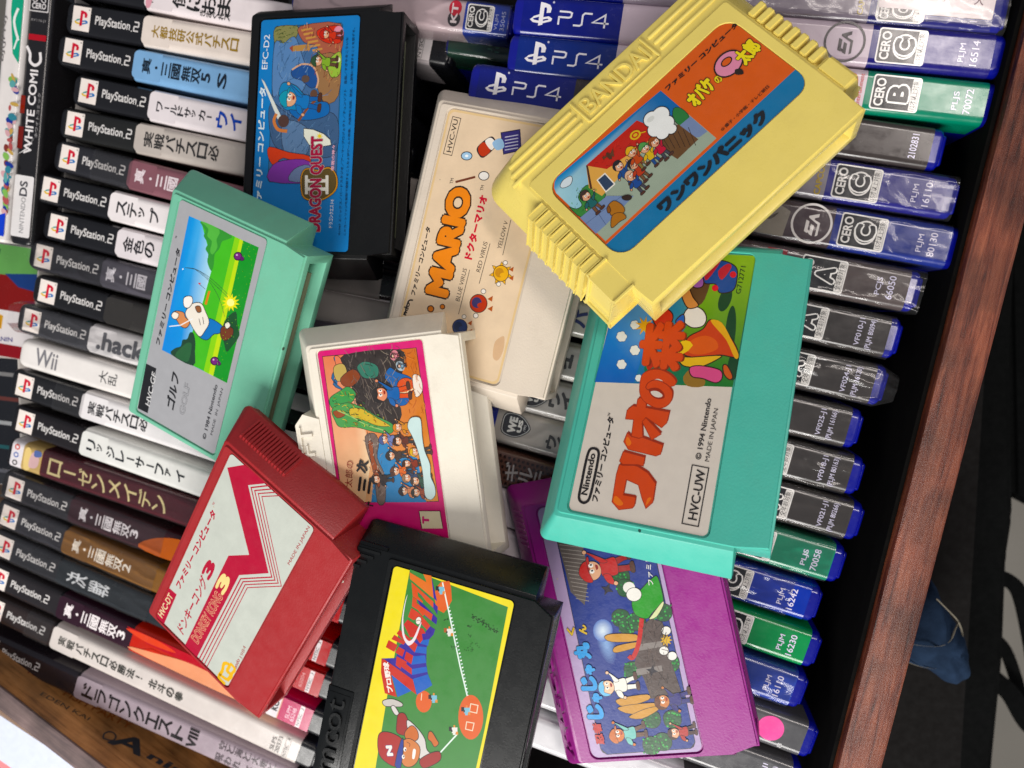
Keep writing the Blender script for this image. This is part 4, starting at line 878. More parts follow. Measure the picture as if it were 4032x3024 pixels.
def hatch(pr, n, pts, length, ang, cols, w=.16, seed=1):
    """fine brush strokes inside a four-sided area"""
    rnd = random.Random(seed); (x0, y0), (x1, y1), (x2, y2), (x3, y3) = pts
    for k in range(n):
        u, v = rnd.random(), rnd.random(); x = (1 - v) * ((1 - u) * x0 + u * x1) + v * ((1 - u) * x3 + u * x2); y = (1 - v) * ((1 - u) * y0 + u * y1) + v * ((1 - u) * y3 + u * y2)
        a = math.radians(ang + rnd.gauss(0, 28)); l = length * (.5 + rnd.random()); dx, dy = math.cos(a) * l, -math.sin(a) * l; b = rnd.gauss(0, l * .25)
        pr.ring([(x, y), (x + dx * .5 - dy * b / l * .3, y + dy * .5 + dx * b / l * .3), (x + dx, y + dy)], w * (.6 + rnd.random() * .8), rnd.choice(cols), closed=False)
def ribs(bm, x0, x1, n, y0, y1, z0, z1, w=.5, bev=.1):
    for k in range(n):
        x = x0 + (x1 - x0) * k / (n - 1); box(bm, x - w / 2, x + w / 2, y0, y1, z0, z1, bev, 1)
# --- black cartridge with a blue label (top left)
c = Cart('efc', M_blk, 'matt black cartridge with a blue label and landscape picture', lw=92.6, lh=43, mid=5)
pr = c.base('#1672b4') or c.pr
def quadclip(pr, pts, col): pr.poly(pts, col)
pr.poly([(250, 150), (262, 142), (615, 122), (624, 135), (588, 985), (578, 993), (222, 993), (212, 982)], '#27506e')
pr.poly([(256, 150), (618, 128), (583, 988), (217, 988)], '#46658c')
pr.auto = .2
pr.poly([(256, 150), (375, 143), (370, 200), (345, 230), (330, 215), (300, 235), (280, 220), (252, 240)], '#7a7a4c', sm=4)
pr.poly([(250, 240), (300, 235), (360, 200), (400, 300), (430, 420), (380, 520), (300, 480), (240, 520)], '#5a7ca6', sm=4)
pr.poly([(390, 143), (610, 129), (606, 300), (520, 330), (480, 250), (430, 240), (395, 210)], '#9c5c4a', sm=3)
for k in range(6): pr.poly([(395 + 12 * k, 160 + 22 * k), (450 + 12 * k, 150 + 22 * k), (452 + 12 * k, 160 + 22 * k), (398 + 12 * k, 172 + 22 * k)], '#b98a50')
pr.poly([(345, 250), (440, 240), (445, 275), (350, 280)], '#a8804c'); pr.poly([(330, 262), (350, 245), (350, 285)], '#8a4a3c')
pr.poly([(450, 320), (600, 300), (598, 520), (520, 560), (470, 430)], '#8c6a4a', sm=3)
pr.poly([(560, 310), (612, 285), (606, 400), (560, 420), (540, 360)], '#8fb04a', sm=4); pr.ell((595, 325), 14, 14, '#d8d8b0')
pr.poly([(485, 165), (560, 140), (615, 150), (610, 230), (540, 235), (490, 205)], '#c03a2c', sm=4); pr.ell((600, 175), 26, 34, '#d08a9c')
pr.poly([(345, 380), (400, 350), (470, 370), (488, 450), (450, 480), (400, 440), (350, 420)], '#2f4f86', sm=4)
pr.ring([(345, 380), (400, 350), (460, 362), (488, 430), (478, 480)], .7, '#c9a080', closed=False, sm=4)
pr.poly([(230, 560), (360, 640), (480, 600), (590, 640), (588, 820), (500, 860), (300, 830), (230, 740)], '#3f5878', sm=4)
pr.poly([(300, 660), (420, 690), (440, 800), (380, 880), (300, 820)], '#5a7494', sm=4)
hatch(pr, 150, [(250, 240), (480, 240), (590, 860), (230, 860)], 34, 70, ['#33506e', '#5f82a6', '#2c4462', '#7c98b4', '#3d5c7c'], seed=2)
hatch(pr, 60, [(395, 145), (610, 135), (606, 520), (470, 430)], 22, 80, ['#7a4034', '#b87a54', '#5c3028', '#c49a68'], seed=3)
hatch(pr, 50, [(256, 150), (370, 143), (350, 240), (252, 240)], 12, 20, ['#5c6a38', '#98985c', '#3f4c28'], seed=4)
pr.poly([(275, 510), (300, 450), (370, 470), (420, 520), (500, 520), (500, 590), (430, 650), (360, 610), (300, 590)], '#1f78a8', sm=4)
pr.poly([(330, 600), (400, 600), (470, 560), (540, 560), (545, 620), (470, 650), (380, 650)], '#2a62a0', sm=4)
pr.ring([(380, 660), (430, 590), (480, 540)], 1.1, '#7a4a34', closed=False)
pr.poly([(180, 430), (196, 445), (290, 640), (268, 650)], '#c8cdc6'); pr.ring([(262, 620), (248, 660), (270, 705), (320, 715)], 1.3, '#c07a4c', closed=False, sm=4)
pr.ell((300, 660), 30, 34, '#4a342e'); pr.ell((465, 515), 20, 26, '#5a4032'); pr.ell((420, 430), 22, 20, '#54443c')
pr.poly([(222, 800), (330, 830), (440, 850), (430, 900), (300, 860), (250, 900), (218, 860)], '#c8442c', sm=3)
pr.poly([(225, 988), (240, 900), (330, 870), (440, 880), (450, 988)], '#7a3f96', sm=3); pr.poly([(330, 985), (360, 920), (440, 900), (460, 985)], '#6a7a9a', sm=3)
pr.poly([(410, 700), (520, 730), (560, 790), (440, 790)], '#d6d8c8', sm=2); pr.star((497, 742), 22, 8, 8, '#d8c04a')
person(pr, 500, 335, 62, 84, hat='#2c4a30', top='#7ca03c', bot='#5a4030'); person(pr, 540, 190, 52, 84, hat='#b8342c', top='#c0483c', bot='#8a3028', arm=0)
person(pr, 355, 545, 96, 80, hat='#1f8aa0', top='#1f6cac', bot='#245a9a')
pr.poly([(400, 940), (430, 915), (490, 925), (550, 910), (592, 960), (585, 1040), (500, 1095), (410, 1080), (392, 1000)], '#c08a38', sm=4)
pr.poly([(407, 945), (432, 924), (490, 934), (548, 920), (583, 962), (576, 1034), (499, 1085), (417, 1072), (400, 1000)], '#5a4a26', sm=4)
for y in (985, 1030): pr.poly([(425, y - 9), (545, y - 9), (545, y + 9), (425, y + 9)], '#d8d4c8')
for x in (425, 537): pr.poly([(x - 8, 955), (x + 8, 955), (x + 8, 1058), (x - 8, 1058)], '#d8d4c8')
pr.text((512, 1262), (526, 740), 84, 'DRAGON QUEST', '#9c2440', .05, out=('#a8a4a0', .035))
pr.text((566, 1240), (576, 1088), 24, 'ドラゴンクエストII', '#d5dbe2', .02); pr.text((575, 930), (582, 790), 18, '悪霊の神々', '#d8a8b8', .02)
pr.text((180, 1150), (208, 480), 42, 'ファミリー コンピュータ', '#c9d8de', .04, shear=.15); pr.text((212, 378), (227, 190), 34, 'EFC-D2', '#d6dfe4', .005)
pr.text((611, 1282), (655, 205), 16, '©1987 エニックス／バードスタジオ／アーマープロジェクト／チュンソフト　音楽／すぎやまこういち', '#12385c', .01, res=1)
pr.text((640, 1284), (690, 152), 15, 'このカートリッジを無断で複製することおよびゲームの映像、内容等を出版、放送、上演等に使用することを禁ずる。', '#12385c', .01, res=1)
c.done(M_label)
# --- mint cartridge, golf
c = Cart('golf', M_mint, 'pale mint green cartridge with a silver label showing a golfer', lw=92.6, lh=43, mid=4)
pr = c.base('#9c9da0') or c.pr
pr.poly([(365, 290), (745, 462), (572, 1200), (218, 1020)], '#3f8fcf')
pr.poly([(365, 290), (430, 318), (495, 560), (440, 760), (370, 960), (300, 1060), (218, 1020)], ['#2f86cf', '#5aa6d8', '#b0d4e0', '#b8d8de', '#7ab8dc', '#2f86cf', '#2480cf'])
pr.poly([(430, 318), (660, 424), (497, 1160), (300, 1062), (372, 955), (440, 760), (495, 560)], '#4fae3c')
pr.poly([(640, 416), (662, 425), (497, 1162), (470, 1148)], '#b4cf3c'); pr.poly([(615, 404), (642, 416), (472, 1150), (445, 1135)], '#84c43a')
pr.poly([(660, 424), (745, 462), (572, 1200), (497, 1162)], '#2c8a34')
pr.poly([(430, 318), (595, 395), (570, 420), (545, 430), (530, 470), (505, 500), (500, 560), (485, 590), (465, 540), (470, 500), (455, 470), (468, 440), (445, 400), (455, 370)], '#3c8a3a', sm=3)
pr.poly([(430, 318), (530, 365), (515, 420), (520, 460), (495, 500), (480, 480), (490, 430), (465, 400), (470, 360)], '#57a84a', sm=3)
pr.poly([(268, 1044), (290, 1010), (320, 1000), (330, 965), (355, 960), (370, 925), (390, 930), (400, 975), (398, 1030), (388, 1106)], '#1f3f2c', sm=3)
pr.poly([(290, 1050), (330, 1000), (360, 980), (380, 990), (370, 1060), (350, 1085)], '#2c5a38', sm=3)
for pts in ([(345, 572), (400, 580), (470, 620), (560, 700), (600, 750)], [(345, 572), (420, 590), (500, 660), (590, 745)], [(390, 575), (470, 640), (530, 740), (560, 840)]): pr.ring(pts, .18, '#2c3a30', closed=False, sm=4)
pr.ell((332, 580), 4, 4, '#e8eef0'); pr.ring([(420, 660), (455, 690)], .2, '#4a4a40', closed=False); pr.poly([(414, 655), (430, 655), (425, 667)], '#c03a3a'); pr.poly([(450, 770), (470, 700), (482, 698), (462, 775)], '#d07a30')
pr.poly([(560, 860), (620, 810), (628, 880), (640, 940), (600, 1000), (570, 1030), (555, 980), (545, 940)], '#1c4a28', sm=3)
pr.star((592, 762), 50, 27, 12, '#e0d83c', .2); pr.ell((592, 762), 20, 20, '#f0ea90')
K = '#1e1e22'
def fig(pts, col, sm=4, w=.3): pr.poly(pts, col, sm=sm); pr.ring(pts, w, K, sm=sm)
fig([(420, 930), (465, 850), (530, 875), (552, 905), (530, 930), (500, 935), (465, 965), (430, 955)], '#1f6fb4'); fig([(540, 900), (570, 890), (605, 905), (600, 945), (560, 970), (538, 945)], '#6a3a28'); fig([(560, 880), (580, 868), (590, 890), (570, 905)], '#dcd8cc')
fig([(345, 820), (380, 770), (430, 765), (455, 810), (475, 870), (450, 920), (425, 948), (395, 915), (370, 870)], '#e0dace'); fig([(400, 785), (425, 782), (432, 810), (412, 815)], '#8a5a3c')
fig([(275, 830), (290, 808), (335, 815), (345, 840), (370, 870), (350, 900), (320, 890), (300, 860)], '#c98a60'); fig([(270, 830), (285, 812), (310, 825), (300, 850), (280, 850)], '#e6dccc')
fig([(335, 745), (350, 728), (380, 730), (385, 760), (365, 790), (340, 785)], '#e6e2da'); pr.ring([(258, 892), (320, 885), (385, 850)], .4, '#dfe3e6', closed=False)
pr.ring([(420, 850), (428, 885)], .3, K, closed=False); pr.ring([(440, 840), (446, 880)], .3, K, closed=False)
for (x, y) in ((632, 510), (505, 1080)): pr.ell((x + 22, y + 16), 14, 10, '#16301c'); pr.ell((x, y), 24, 24, '#1c0c1e'); pr.ell((x, y), 19, 19, '#6a2a72'); pr.ell((x - 6, y - 7), 5, 5, '#c9a8cc'); pr.ell((x + 22, y + 12), 11, 11, '#54205c')
random.seed(9)
for k in range(70):
    t = random.random(); u = random.random(); x = 660 + (497 - 660) * t + (80) * u; y = 424 + (1162 - 424) * t + 37 * u; pr.ell((x, y), 2.2, 2, '#7ab83a', n=6)
pr.text((206, 1000), (322, 478), 30, FC, '#26272b', .05, shear=.15); pr.text((296, 415), (300, 402), 8, '™', '#26272b')
pr.poly([(132, 1094), (188, 1121), (141, 1364), (87, 1337)], '#1b1c1f'); pr.text((152, 1330), (190, 1152), 30, 'HVC-GF', '#c9c9c9', .01, shear=.1)
pr.text((283, 1352), (316, 1162), 56, 'ゴルフ', '#1d1e22', .04, shear=.2); pr.text((340, 1376), (372, 1212), 34, 'GOLF', '#9c9da0', .0, out=('#4a4b50', .025))
pr.text((456, 1510), (522, 1213), 22, '© 1984 Nintendo', '#2c2d32', .018); pr.text((497, 1487), (556, 1236), 19, 'MADE  IN  JAPAN', '#3c3d42', .0)
c.done()
# --- cream cartridge
c = Cart('vu', M_cream, 'yellowed white cartridge with cream label and big orange lettering, under the yellow one', lw=92.6, lh=43, mid=5, slot=(2.6, 12.2, 44.5, 9), lr=2.2)
pr = c.base('#d3b88c') or c.pr; pr.poly(rr(-45.5, 45.5, -20.7, 20.7, 2), '#d6c0a4', True)
pr.poly([(545, 1225), (575, 1215), (570, 1280), (545, 1325), (522, 1310), (528, 1250)], '#c7a786', sm=4)
pr.ring([(335, 188), (373, 197), (330, 370), (291, 361)], .25, '#2a2420'); pr.text((327, 356), (361, 203), 25, 'HVC-VU', '#241f1c', .012)
pr.text((160, 1026), (234, 708), 26, FC, '#26211e', .05, shear=.15); pr.text((335, 503), (340, 477), 16, 'TM', '#3a322c', .01); pr.text((476, 535), (482, 510), 16, 'TM', '#3a322c', .01)
pr.text((312, 1038), (432, 530), 124, 'MARIO', '#dd7f22', .075, out=('#2a1d12', .05)); pr.ell((287, 1075), 13, 13, '#2a1d12'); pr.ell((287, 1075), 9, 9, '#cf7320'); pr.ell((232, 1085), 17, 17, '#2a1d12'); pr.ell((232, 1085), 12, 12, '#c8701f')
pr.ring([(415, 700), (395, 745)], .01, '#e8b070', closed=False)
pr.text((424, 858), (500, 560), 42, 'ドクターマリオ', '#c02c3c', .06)
for (a, b, t, l0, l1) in (((366, 1052), (402, 900), 'BLUE VIRUS', (362, 1110), (414, 903)), ((462, 916), (498, 776), 'RED VIRUS', (458, 968), (509, 780)), ((560, 808), (594, 680), 'YELLOW V', (568, 835), (606, 670))):
    pr.text(a, b, 21, t, '#332b26', -.008, shear=.12); pr.ring([l0, l1], .22, '#332b26', closed=False)
def germ(cx, cy, r, col, dk, spikes):
    pr.ell((cx - r * .3, cy + r * 1.35), r * .3, r * .3, '#241f1c'); pr.ell((cx - r * .3, cy + r * 1.35), r * .24, r * .24, '#ddd6cc')
    pr.ell((cx + r * .55, cy - r * 1.35), r * .3, r * .3, '#241f1c'); pr.ell((cx + r * .55, cy - r * 1.35), r * .24, r * .24, '#ddd6cc')
    if spikes: pr.star((cx, cy), r * 1.55, r * .85, 7, '#3a2c10', .3); pr.star((cx, cy), r * 1.42, r * .8, 7, col, .3)
    pr.ell((cx, cy), r, r * 1.05, '#2a1c16'); pr.ell((cx, cy), r * .92, r * .97, col)
    pr.ell((cx - r * .2, cy - r * .1), r * .55, r * .6, dk); pr.ell((cx + r * .3, cy + r * .2), r * .45, r * .3, col)
    for dy in (-.5, .6): pr.poly([(cx + r * 1.0, cy + dy * r), (cx + r * 1.6, cy + dy * r - r * .35), (cx + r * 1.5, cy + dy * r + r * .3)], '#a8521f')
germ(560, 920, 37, '#d9a22a', '#b8801f', True); germ(455, 1060, 42, '#b0402c', '#3a3560', False); germ(368, 1170, 36, '#2a3a66', '#1c2848', False)
fw_ = [(560, 264), (648, 249), (654, 345), (572, 364)]; pr.poly(fw_, '#3a3470'); pr.ring(fw_, .3, '#1f1b3c')
for k in range(5): pr.ring([(578, 285 + 15 * k), (640, 274 + 15 * k)], .35, '#b8b8cc', closed=False)
pr.ring([(348, 494), (440, 470)], .8, '#6a3a2a', closed=False); pr.ell((400, 372), 27, 21, '#2a2a34'); pr.ell((400, 372), 23, 17, '#9fc0d8'); pr.ell((400, 372), 8, 6, '#e8eef0')
pr.poly([(450, 330), (510, 282), (535, 300), (535, 330), (480, 380), (455, 365)], '#2a2020', sm=4); pr.poly([(455, 331), (482, 308), (510, 348), (480, 374), (459, 362)], '#b0402c', sm=4); pr.poly([(486, 305), (510, 287), (530, 303), (530, 328), (513, 344)], '#dcd6cc', sm=4)
pr.ell((480, 465), 26, 22, '#2a2a2e'); pr.ell((480, 465), 22, 18, '#ddd9d2'); pr.poly([(520, 310), (560, 290), (575, 330), (540, 345)], '#8fb0cc', sm=4)
pr.ring([(150, 1045), (128, 1050), (112, 1110)], .55, '#241f1c', closed=False, sm=3); pr.text((118, 1118), (138, 1058), 24, 'ndo', '#241f1c', .03)
c.done(M_worn)
# --- turquoise cartridge
c = Cart('teal', M_teal, 'bright turquoise cartridge with white label and large orange red letters, right of centre', lw=92.6, lh=43, mid=5, lr=1.8)
pr = c.base('#cdc5ba') or c.pr
pr.poly([(287, 716), (440, 97), (452, 88), (1030, 127), (1038, 140), (930, 740)], ['#2f6cb4', '#3f8ac8', '#3f8ac8', '#7aa83a', '#6f9c30', '#2f6f34'])
pr.poly([(287, 716), (340, 520), (400, 270), (520, 300), (560, 420), (520, 560), (470, 718)], ['#2b62b0', '#3b7cc4', '#6aa6d8', '#7ab2dc', '#5a98cf', '#3a78c0', '#2b62b0'])
pr.poly([(560, 726), (640, 600), (700, 480), (780, 330), (820, 120), (1030, 127), (1038, 140), (930, 740)], ['#2f6f34', '#3f7a30', '#5a8c30', '#6f9c30', '#8ab03a', '#8ab03a', '#7aa034', '#1f6a2c'])
pr.poly([(800, 120), (850, 118), (840, 200), (800, 330), (760, 360), (700, 340), (740, 250)], '#5a4028', sm=3)
pr.poly([(520, 640), (560, 600), (640, 610), (720, 640), (720, 700), (680, 730), (560, 715), (525, 680)], '#1f6a4a', sm=4); pr.poly([(545, 610), (562, 640), (535, 660), (528, 632)], '#b03a30', sm=3)
pr.poly([(720, 735), (700, 690), (760, 640), (800, 700), (790, 737)], '#8a6a34', sm=3)
for (x, y, r) in ((412, 504, 25), (474, 568, 24), (412, 634, 23), (492, 698, 17), (474, 450, 22), (405, 400, 14)):
    for a in range(6): pr.ell((x + r * .55 * math.cos(a), y + r * .55 * math.sin(a)), r * .52, r * .52, '#2c4a6a')
    for a in range(6): pr.ell((x + r * .53 * math.cos(a), y + r * .53 * math.sin(a)), r * .46, r * .46, '#dcdfda')
    pr.ell((x, y), r * .6, r * .6, '#dcdfda')
pr.ell((920, 480), 120, 24, '#173f24', 95); pr.ell((895, 330), 28, 60, '#173f24', 20); pr.ell((935, 640), 28, 70, '#173f24', 8)
def T_(pts, c_, w_=.35, sm=5): pr.poly(pts, c_, sm=sm); pr.ring(pts, w_, '#2a1810', sm=sm)
T_([(790, 210), (810, 165), (880, 150), (945, 180), (950, 240), (930, 290), (870, 300), (850, 260), (800, 255)], '#33508f')
pr.poly([(800, 215), (850, 160), (872, 158), (812, 240)], '#b8424a', sm=3); pr.poly([(862, 200), (905, 165), (925, 180), (880, 240)], '#b8424a', sm=3); pr.ell((932, 215), 15, 15, '#cf3a44'); pr.ell((848, 278), 15, 15, '#cf3a44')
T_([(700, 430), (710, 385), (745, 362), (790, 380), (808, 420), (790, 455), (740, 462)], '#ddd8cf'); 
T_([(700, 580), (720, 510), (790, 470), (830, 425), (900, 480), (950, 560), (945, 600), (870, 590), (800, 600), (740, 600)], '#c0401c')
pr.poly([(830, 425), (880, 440), (925, 520), (958, 590), (940, 605), (900, 520), (840, 450)], '#d8a22a', sm=3); pr.poly([(715, 560), (740, 520), (800, 500), (850, 520), (860, 560), (800, 585), (740, 585)], '#cf5a24', sm=4)
T_([(680, 600), (740, 600), (870, 592), (860, 610), (780, 645), (700, 640)], '#d8b048'); T_([(730, 650), (780, 640), (870, 660), (880, 700), (850, 720), (790, 700), (740, 690)], '#cc5c86'); T_([(885, 640), (905, 640), (930, 690), (915, 705), (890, 680)], '#c0603a')
T_([(555, 420), (560, 385), (610, 370), (650, 400), (640, 445), (590, 470)], '#c03a28'); pr.ell((585, 405), 20, 7, '#e8b0a0', -30); T_([(665, 430), (700, 400), (705, 440), (680, 460)], '#2f5fae'); T_([(690, 300), (720, 270), (745, 320), (770, 360), (720, 370)], '#c98a54'); T_([(740, 240), (790, 230), (790, 270), (750, 275)], '#9a5ea0')
pr.star((520, 455), 48, 20, 9, '#dba22c'); pr.poly([(650, 560), (705, 520), (745, 545), (690, 590)], '#e0b830', sm=2)
OR = '#c9461c'; OP = pr.P
pr.P = c.pf(2380, 1220, 2.0222)
WR = [[(118, 1232), (148, 1240), (235, 1240), (265, 1248), (345, 1300), (395, 1368), (408, 1385), (385, 1535), (330, 1583), (300, 1505), (270, 1395), (175, 1352), (150, 1475), (235, 1490), (248, 1500), (240, 1560), (222, 1580), (115, 1593), (60, 1530), (95, 1310)],
      [(150, 1128), (322, 1175), (310, 1245), (265, 1232), (145, 1230), (120, 1205)], [(182, 978), (215, 1010), (275, 1025), (300, 1015), (466, 1078), (448, 1150), (410, 1165), (190, 1112), (153, 1050)],
      [(265, 710), (290, 700), (335, 715), (330, 780), (518, 815), (498, 900), (455, 940), (330, 855), (300, 900), (305, 1015), (275, 1022), (215, 1005), (232, 875), (168, 870), (180, 800), (225, 765), (255, 770)], [(300, 890), (330, 860), (452, 990), (375, 1038)]]
NO = [(300, 520), (370, 480), (450, 480), (530, 520), (570, 570), (555, 605), (520, 615), (542, 660), (530, 730), (480, 775), (410, 780), (330, 740), (290, 690), (280, 620)]
for g in WR: pr.poly([(x + 10, y - 16) for x, y in g], '#8f2c16')
pr.poly([(x + 10, y - 10) for x, y in NO], '#8f2c16', sm=4)
for g in WR: pr.poly(g, OR); pr.ring(g, .22, '#9c3216')
pr.poly(NO, OR, sm=4); pr.ring(NO, .22, '#9c3216', sm=4)
for g, cc in (([(352, 632), (420, 622), (468, 655), (478, 700), (430, 712), (380, 690)], '#8f2c16'), ([(370, 650), (420, 648), (462, 678), (450, 696), (410, 695), (378, 674)], '#cdc5ba'), ([(390, 560), (430, 550), (465, 568), (440, 566)], '#cdc5ba')): pr.poly(g, cc, sm=3)
pr.ring([(520, 615), (490, 590), (440, 566), (390, 560), (345, 585), (330, 620), (352, 640)], .3, '#8f2c16', closed=False, sm=4)
for g in ([(118, 1560), (72, 1525), (90, 1480), (150, 1540)], [(190, 1085), (170, 1050), (185, 1010), (215, 1060)], [(330, 1560), (375, 1500), (345, 1500)]): pr.poly(g, '#dc7028', sm=3)
pr.P = OP
for (A, B, h, ch) in (((690, 668), (716, 430), 195, '森'),):
    pr.text((A[0] + 9, A[1] + 3), (B[0] + 9, B[1] + 3), h, ch, '#7a2812', .05); pr.text(A, B, h, ch, OR, .045, out=('#a03414', .012))
pr.text((302, 1280), (380, 885), 33, FC, '#232021', .05, shear=.15); pr.text((356, 878), (360, 862), 10, '™', '#232021')
q = [(213, 1255), (225, 1190), (245, 1090), (262, 1035), (285, 1026), (304, 1040), (302, 1080), (282, 1180), (265, 1250), (250, 1275), (228, 1278)]
pr.ring(q, .85, '#1f1c1d', sm=3); pr.text((252, 1246), (292, 1052), 31, 'Nintendo', '#1f1c1d', .03)
pr.ring([(742, 1103), (819, 1118), (770, 1391), (694, 1376)], .35, '#232021'); pr.text((763, 1364), (806, 1130), 42, 'HVC-UW', '#1f1c1d', .02)
pr.text((782, 1081), (832, 795), 26, '© 1994 Nintendo', '#252223', .02); pr.text((827, 1090), (870, 843), 26, 'MADE IN JAPAN', '#252223', .0); pr.text((967, 306), (992, 178), 21, 'G712771', '#16301c', .0)
c.done()
# --- yellow cartridge
def bandai(bm, p):
    T = p['T']
    for sx in (-1, 1):
        for k in range(8):
            y = 13.6 - 3.75 * k
            n0 = len(bm.verts); r = bmesh.ops.create_cube(bm, size=1)
            for v in r['verts']:
                inn = v.co.x < 0; top = v.co.z > 0; yy = y + (1.42 if v.co.y > 0 else -1.42) * (.88 if top else 1)
                x = 46.2 if inn else (52.2 if top else 57.2); z = (T + .2) if top else (2.2 if not inn else T - 4)
                v.co = Vector((sx * x, yy, z))
            es = list({e for v in r['verts'] for e in v.link_edges}); bmesh.ops.bevel(bm, geom=es, offset=.35, segments=2, affect='EDGES')
        r = bmesh.ops.create_cube(bm, size=1)
        for v in r['verts']:
            top = v.co.z > 0; inn = v.co.x < 0; v.co = Vector((sx * (45.2 if inn else (51.6 if top else 56.2)), (-15.5 if v.co.y > 0 else -27.7), T + .15 if top else 1.2))
        es = list({e for v in r['verts'] for e in v.link_edges}); bmesh.ops.bevel(bm, geom=es, offset=.9, segments=3, affect='EDGES')
    for (x0, x1) in ((-49, -17), (19, 49)):
        for y in (27.2, 30.2, 33.2): box(bm, x0 + (y - 27) * .6 * (1 if x0 < 0 else 0), x1 - (y - 27) * .6 * (0 if x0 < 0 else 1), y - .55, y + .55, T - 1.5, T + .35, .3)
    box(bm, -15.4, -14.6, 25.4, 35.4, T - 1, T + .3, .25); box(bm, 16.6, 17.4, 25.4, 35.4, T - 1, T + .3, .25)
    box(bm, -15, 17, 24.9, 25.5, T - 1, T + .3, .25)
c = Cart('yellow', M_yel, 'yellow cartridge with ribbed sides and an orange and blue label', lw=82, lh=37, mid=6, wt=45.8, W=55.4, yt=36.5, H=40.8, rc=7, wb=44.8, ny=-27.5, by=-37.0, lr=5.5, gap=.35, plate_y=(-36.2, 23.4), plate_x=(43.9, 44.6), extra=bandai)
emboss(c.shell, 'raised_lettering', 'BANDAI', -13, 15.2, 27.2, 6.2, 16.6, .75, M_yel, .03)
pr = c.base('#c9571c') or c.pr; lw, lh = 41, 18.5
pr.clip = (-lw, lw, -lh, lh)
def arc_fill(): pass
bl = [(x, y) for x, y in rr(-lw, lw, -lh, lh, 5.5, 7)]
yb = c.pr.m((605, 1235))[1]; yb2 = c.pr.m((1585, 345))[1]; yb = (yb + yb2) / 2
pr.poly([q for q in clip_poly(bl, (-lw, lw, -lh, yb))], '#136a98', True)
pic = [(362, 915), (375, 890), (895, 455), (1175, 695), (618, 1212), (370, 970), (360, 945)]
pr.poly(pic, '#8f9c8a')
pr.poly([(362, 915), (375, 890), (895, 455), (1000, 545), (900, 640), (500, 1092), (370, 970), (360, 945)], ['#3f86b8', '#2f78b0', '#155a98', '#155a98', '#2f78b0', '#8ab8c4', '#9cc4cc', '#5a9ac0'])
pr.auto = .2
pr.poly([(390, 935), (405, 905), (440, 885), (452, 900), (440, 930), (405, 945)], '#c9d4d8', sm=4)
pr.poly([(435, 1040), (470, 1050), (500, 1030), (480, 990), (510, 940), (540, 930), (580, 960), (620, 980), (560, 1060), (500, 1095)], '#3c7a3c', sm=3)
pr.poly([(520, 832), (775, 605), (860, 640), (845, 700), (625, 850)], '#b0281e'); pr.poly([(520, 832), (625, 850), (845, 700), (850, 712), (600, 985), (535, 945)], '#d0a05a')
pr.poly([(520, 832), (530, 832), (552, 950), (540, 950)], '#4a2c1c'); pr.poly([(573, 905), (615, 868), (668, 925), (620, 968)], '#e0dcd0'); pr.poly([(580, 905), (615, 876), (660, 925), (620, 960)], '#2c3c54')
pr.poly([(960, 545), (1000, 545), (1040, 590), (1010, 640), (960, 600)], '#2f6f3a', sm=3); pr.poly([(985, 635), (1045, 585), (1130, 660), (1090, 690), (1050, 690)], '#7080a0')
pr.poly([(860, 690), (985, 625), (1085, 700), (980, 800), (900, 750)], '#5e4228')
for k in range(7): pr.ring([(878 + 26 * k, 700 - 10 * k), (915 + 26 * k, 755 - 4 * k)], .2, '#2c1c10', closed=False)
hatch(pr, 40, [(530, 840), (640, 860), (840, 720), (780, 620)], 16, 40, ['#8a1e18', '#c2382a'], .12, 7)
hatch(pr, 60, [(430, 1050), (540, 1080), (580, 960), (480, 940)], 10, 90, ['#2c5a2c', '#5a9a4a'], .14, 8)
pr.poly([(490, 1095), (625, 985), (760, 985), (620, 1130), (570, 1175)], '#6f82a4'); pr.ring([(560, 1040), (620, 1130)], .2, '#4a5878', closed=False); pr.ring([(520, 1125), (700, 985)], .15, '#4a5878', closed=False)
random.seed(5)
for k, (x, y, hc, bc) in enumerate(((690, 850, '#1c1c20', '#2b4a80'), (750, 900, '#cda88a', '#2c4a86'), (765, 840, '#1c1c20', '#a8402c'), (755, 780, '#d0a028', '#b04a28'), (820, 760, '#4f8a4a', '#c9a838'), (870, 730, '#8a4a24', '#b03040'), (525, 1000, '#3a2a24', '#1f5a5a'))):
    person(pr, x + 4, y - 2, 58, 43, hair=hc, top=bc, bot=['#2b4a80', '#3a3a44', '#6a4a30', '#7a6a3a'][k % 4], arm=k % 2, hat=hc if k in (3, 4) else None)
pr.poly([(700, 990), (730, 980), (750, 990), (740, 1006), (712, 1006)], '#2c1c14', sm=3)
pr.ell((768, 680), 30, 22, '#c9a82c', -35); pr.ell((768, 680), 20, 14, '#b02a20', -35); pr.ell((768, 680), 12, 8, '#c9a82c', -35); pr.ring([(795, 670), (820, 662)], .35, '#c9a82c', closed=False)
pr.ell((636, 785), 20, 11, '#4a2c1c', 50); pr.poly([(630, 785), (600, 790), (610, 805)], '#5a3824'); pr.poly([(640, 780), (655, 745), (662, 790)], '#5a3824')
for pts, cc in (([(628, 1040), (660, 1010), (700, 1030), (715, 1060), (690, 1080), (650, 1085), (638, 1065)], '#a06a30'), ([(655, 1080), (700, 1070), (722, 1095), (690, 1115), (655, 1145), (645, 1130)], '#a06a30'), ([(625, 1050), (635, 1035), (645, 1060), (632, 1072)], '#7a4a20')): pr.poly(pts, cc, sm=4); pr.ring(pts, .22, '#3a2410', sm=4)
for c_, e_ in (('#2c2c30', 4), ('#dcdeda', 0)):
    for (x, y, r) in ((850, 600, 42), (895, 580, 46), (925, 620, 40), (870, 650, 42), (905, 670, 34), (950, 650, 26)): pr.ell((x, y), r + e_, r * .82 + e_, c_, -40)
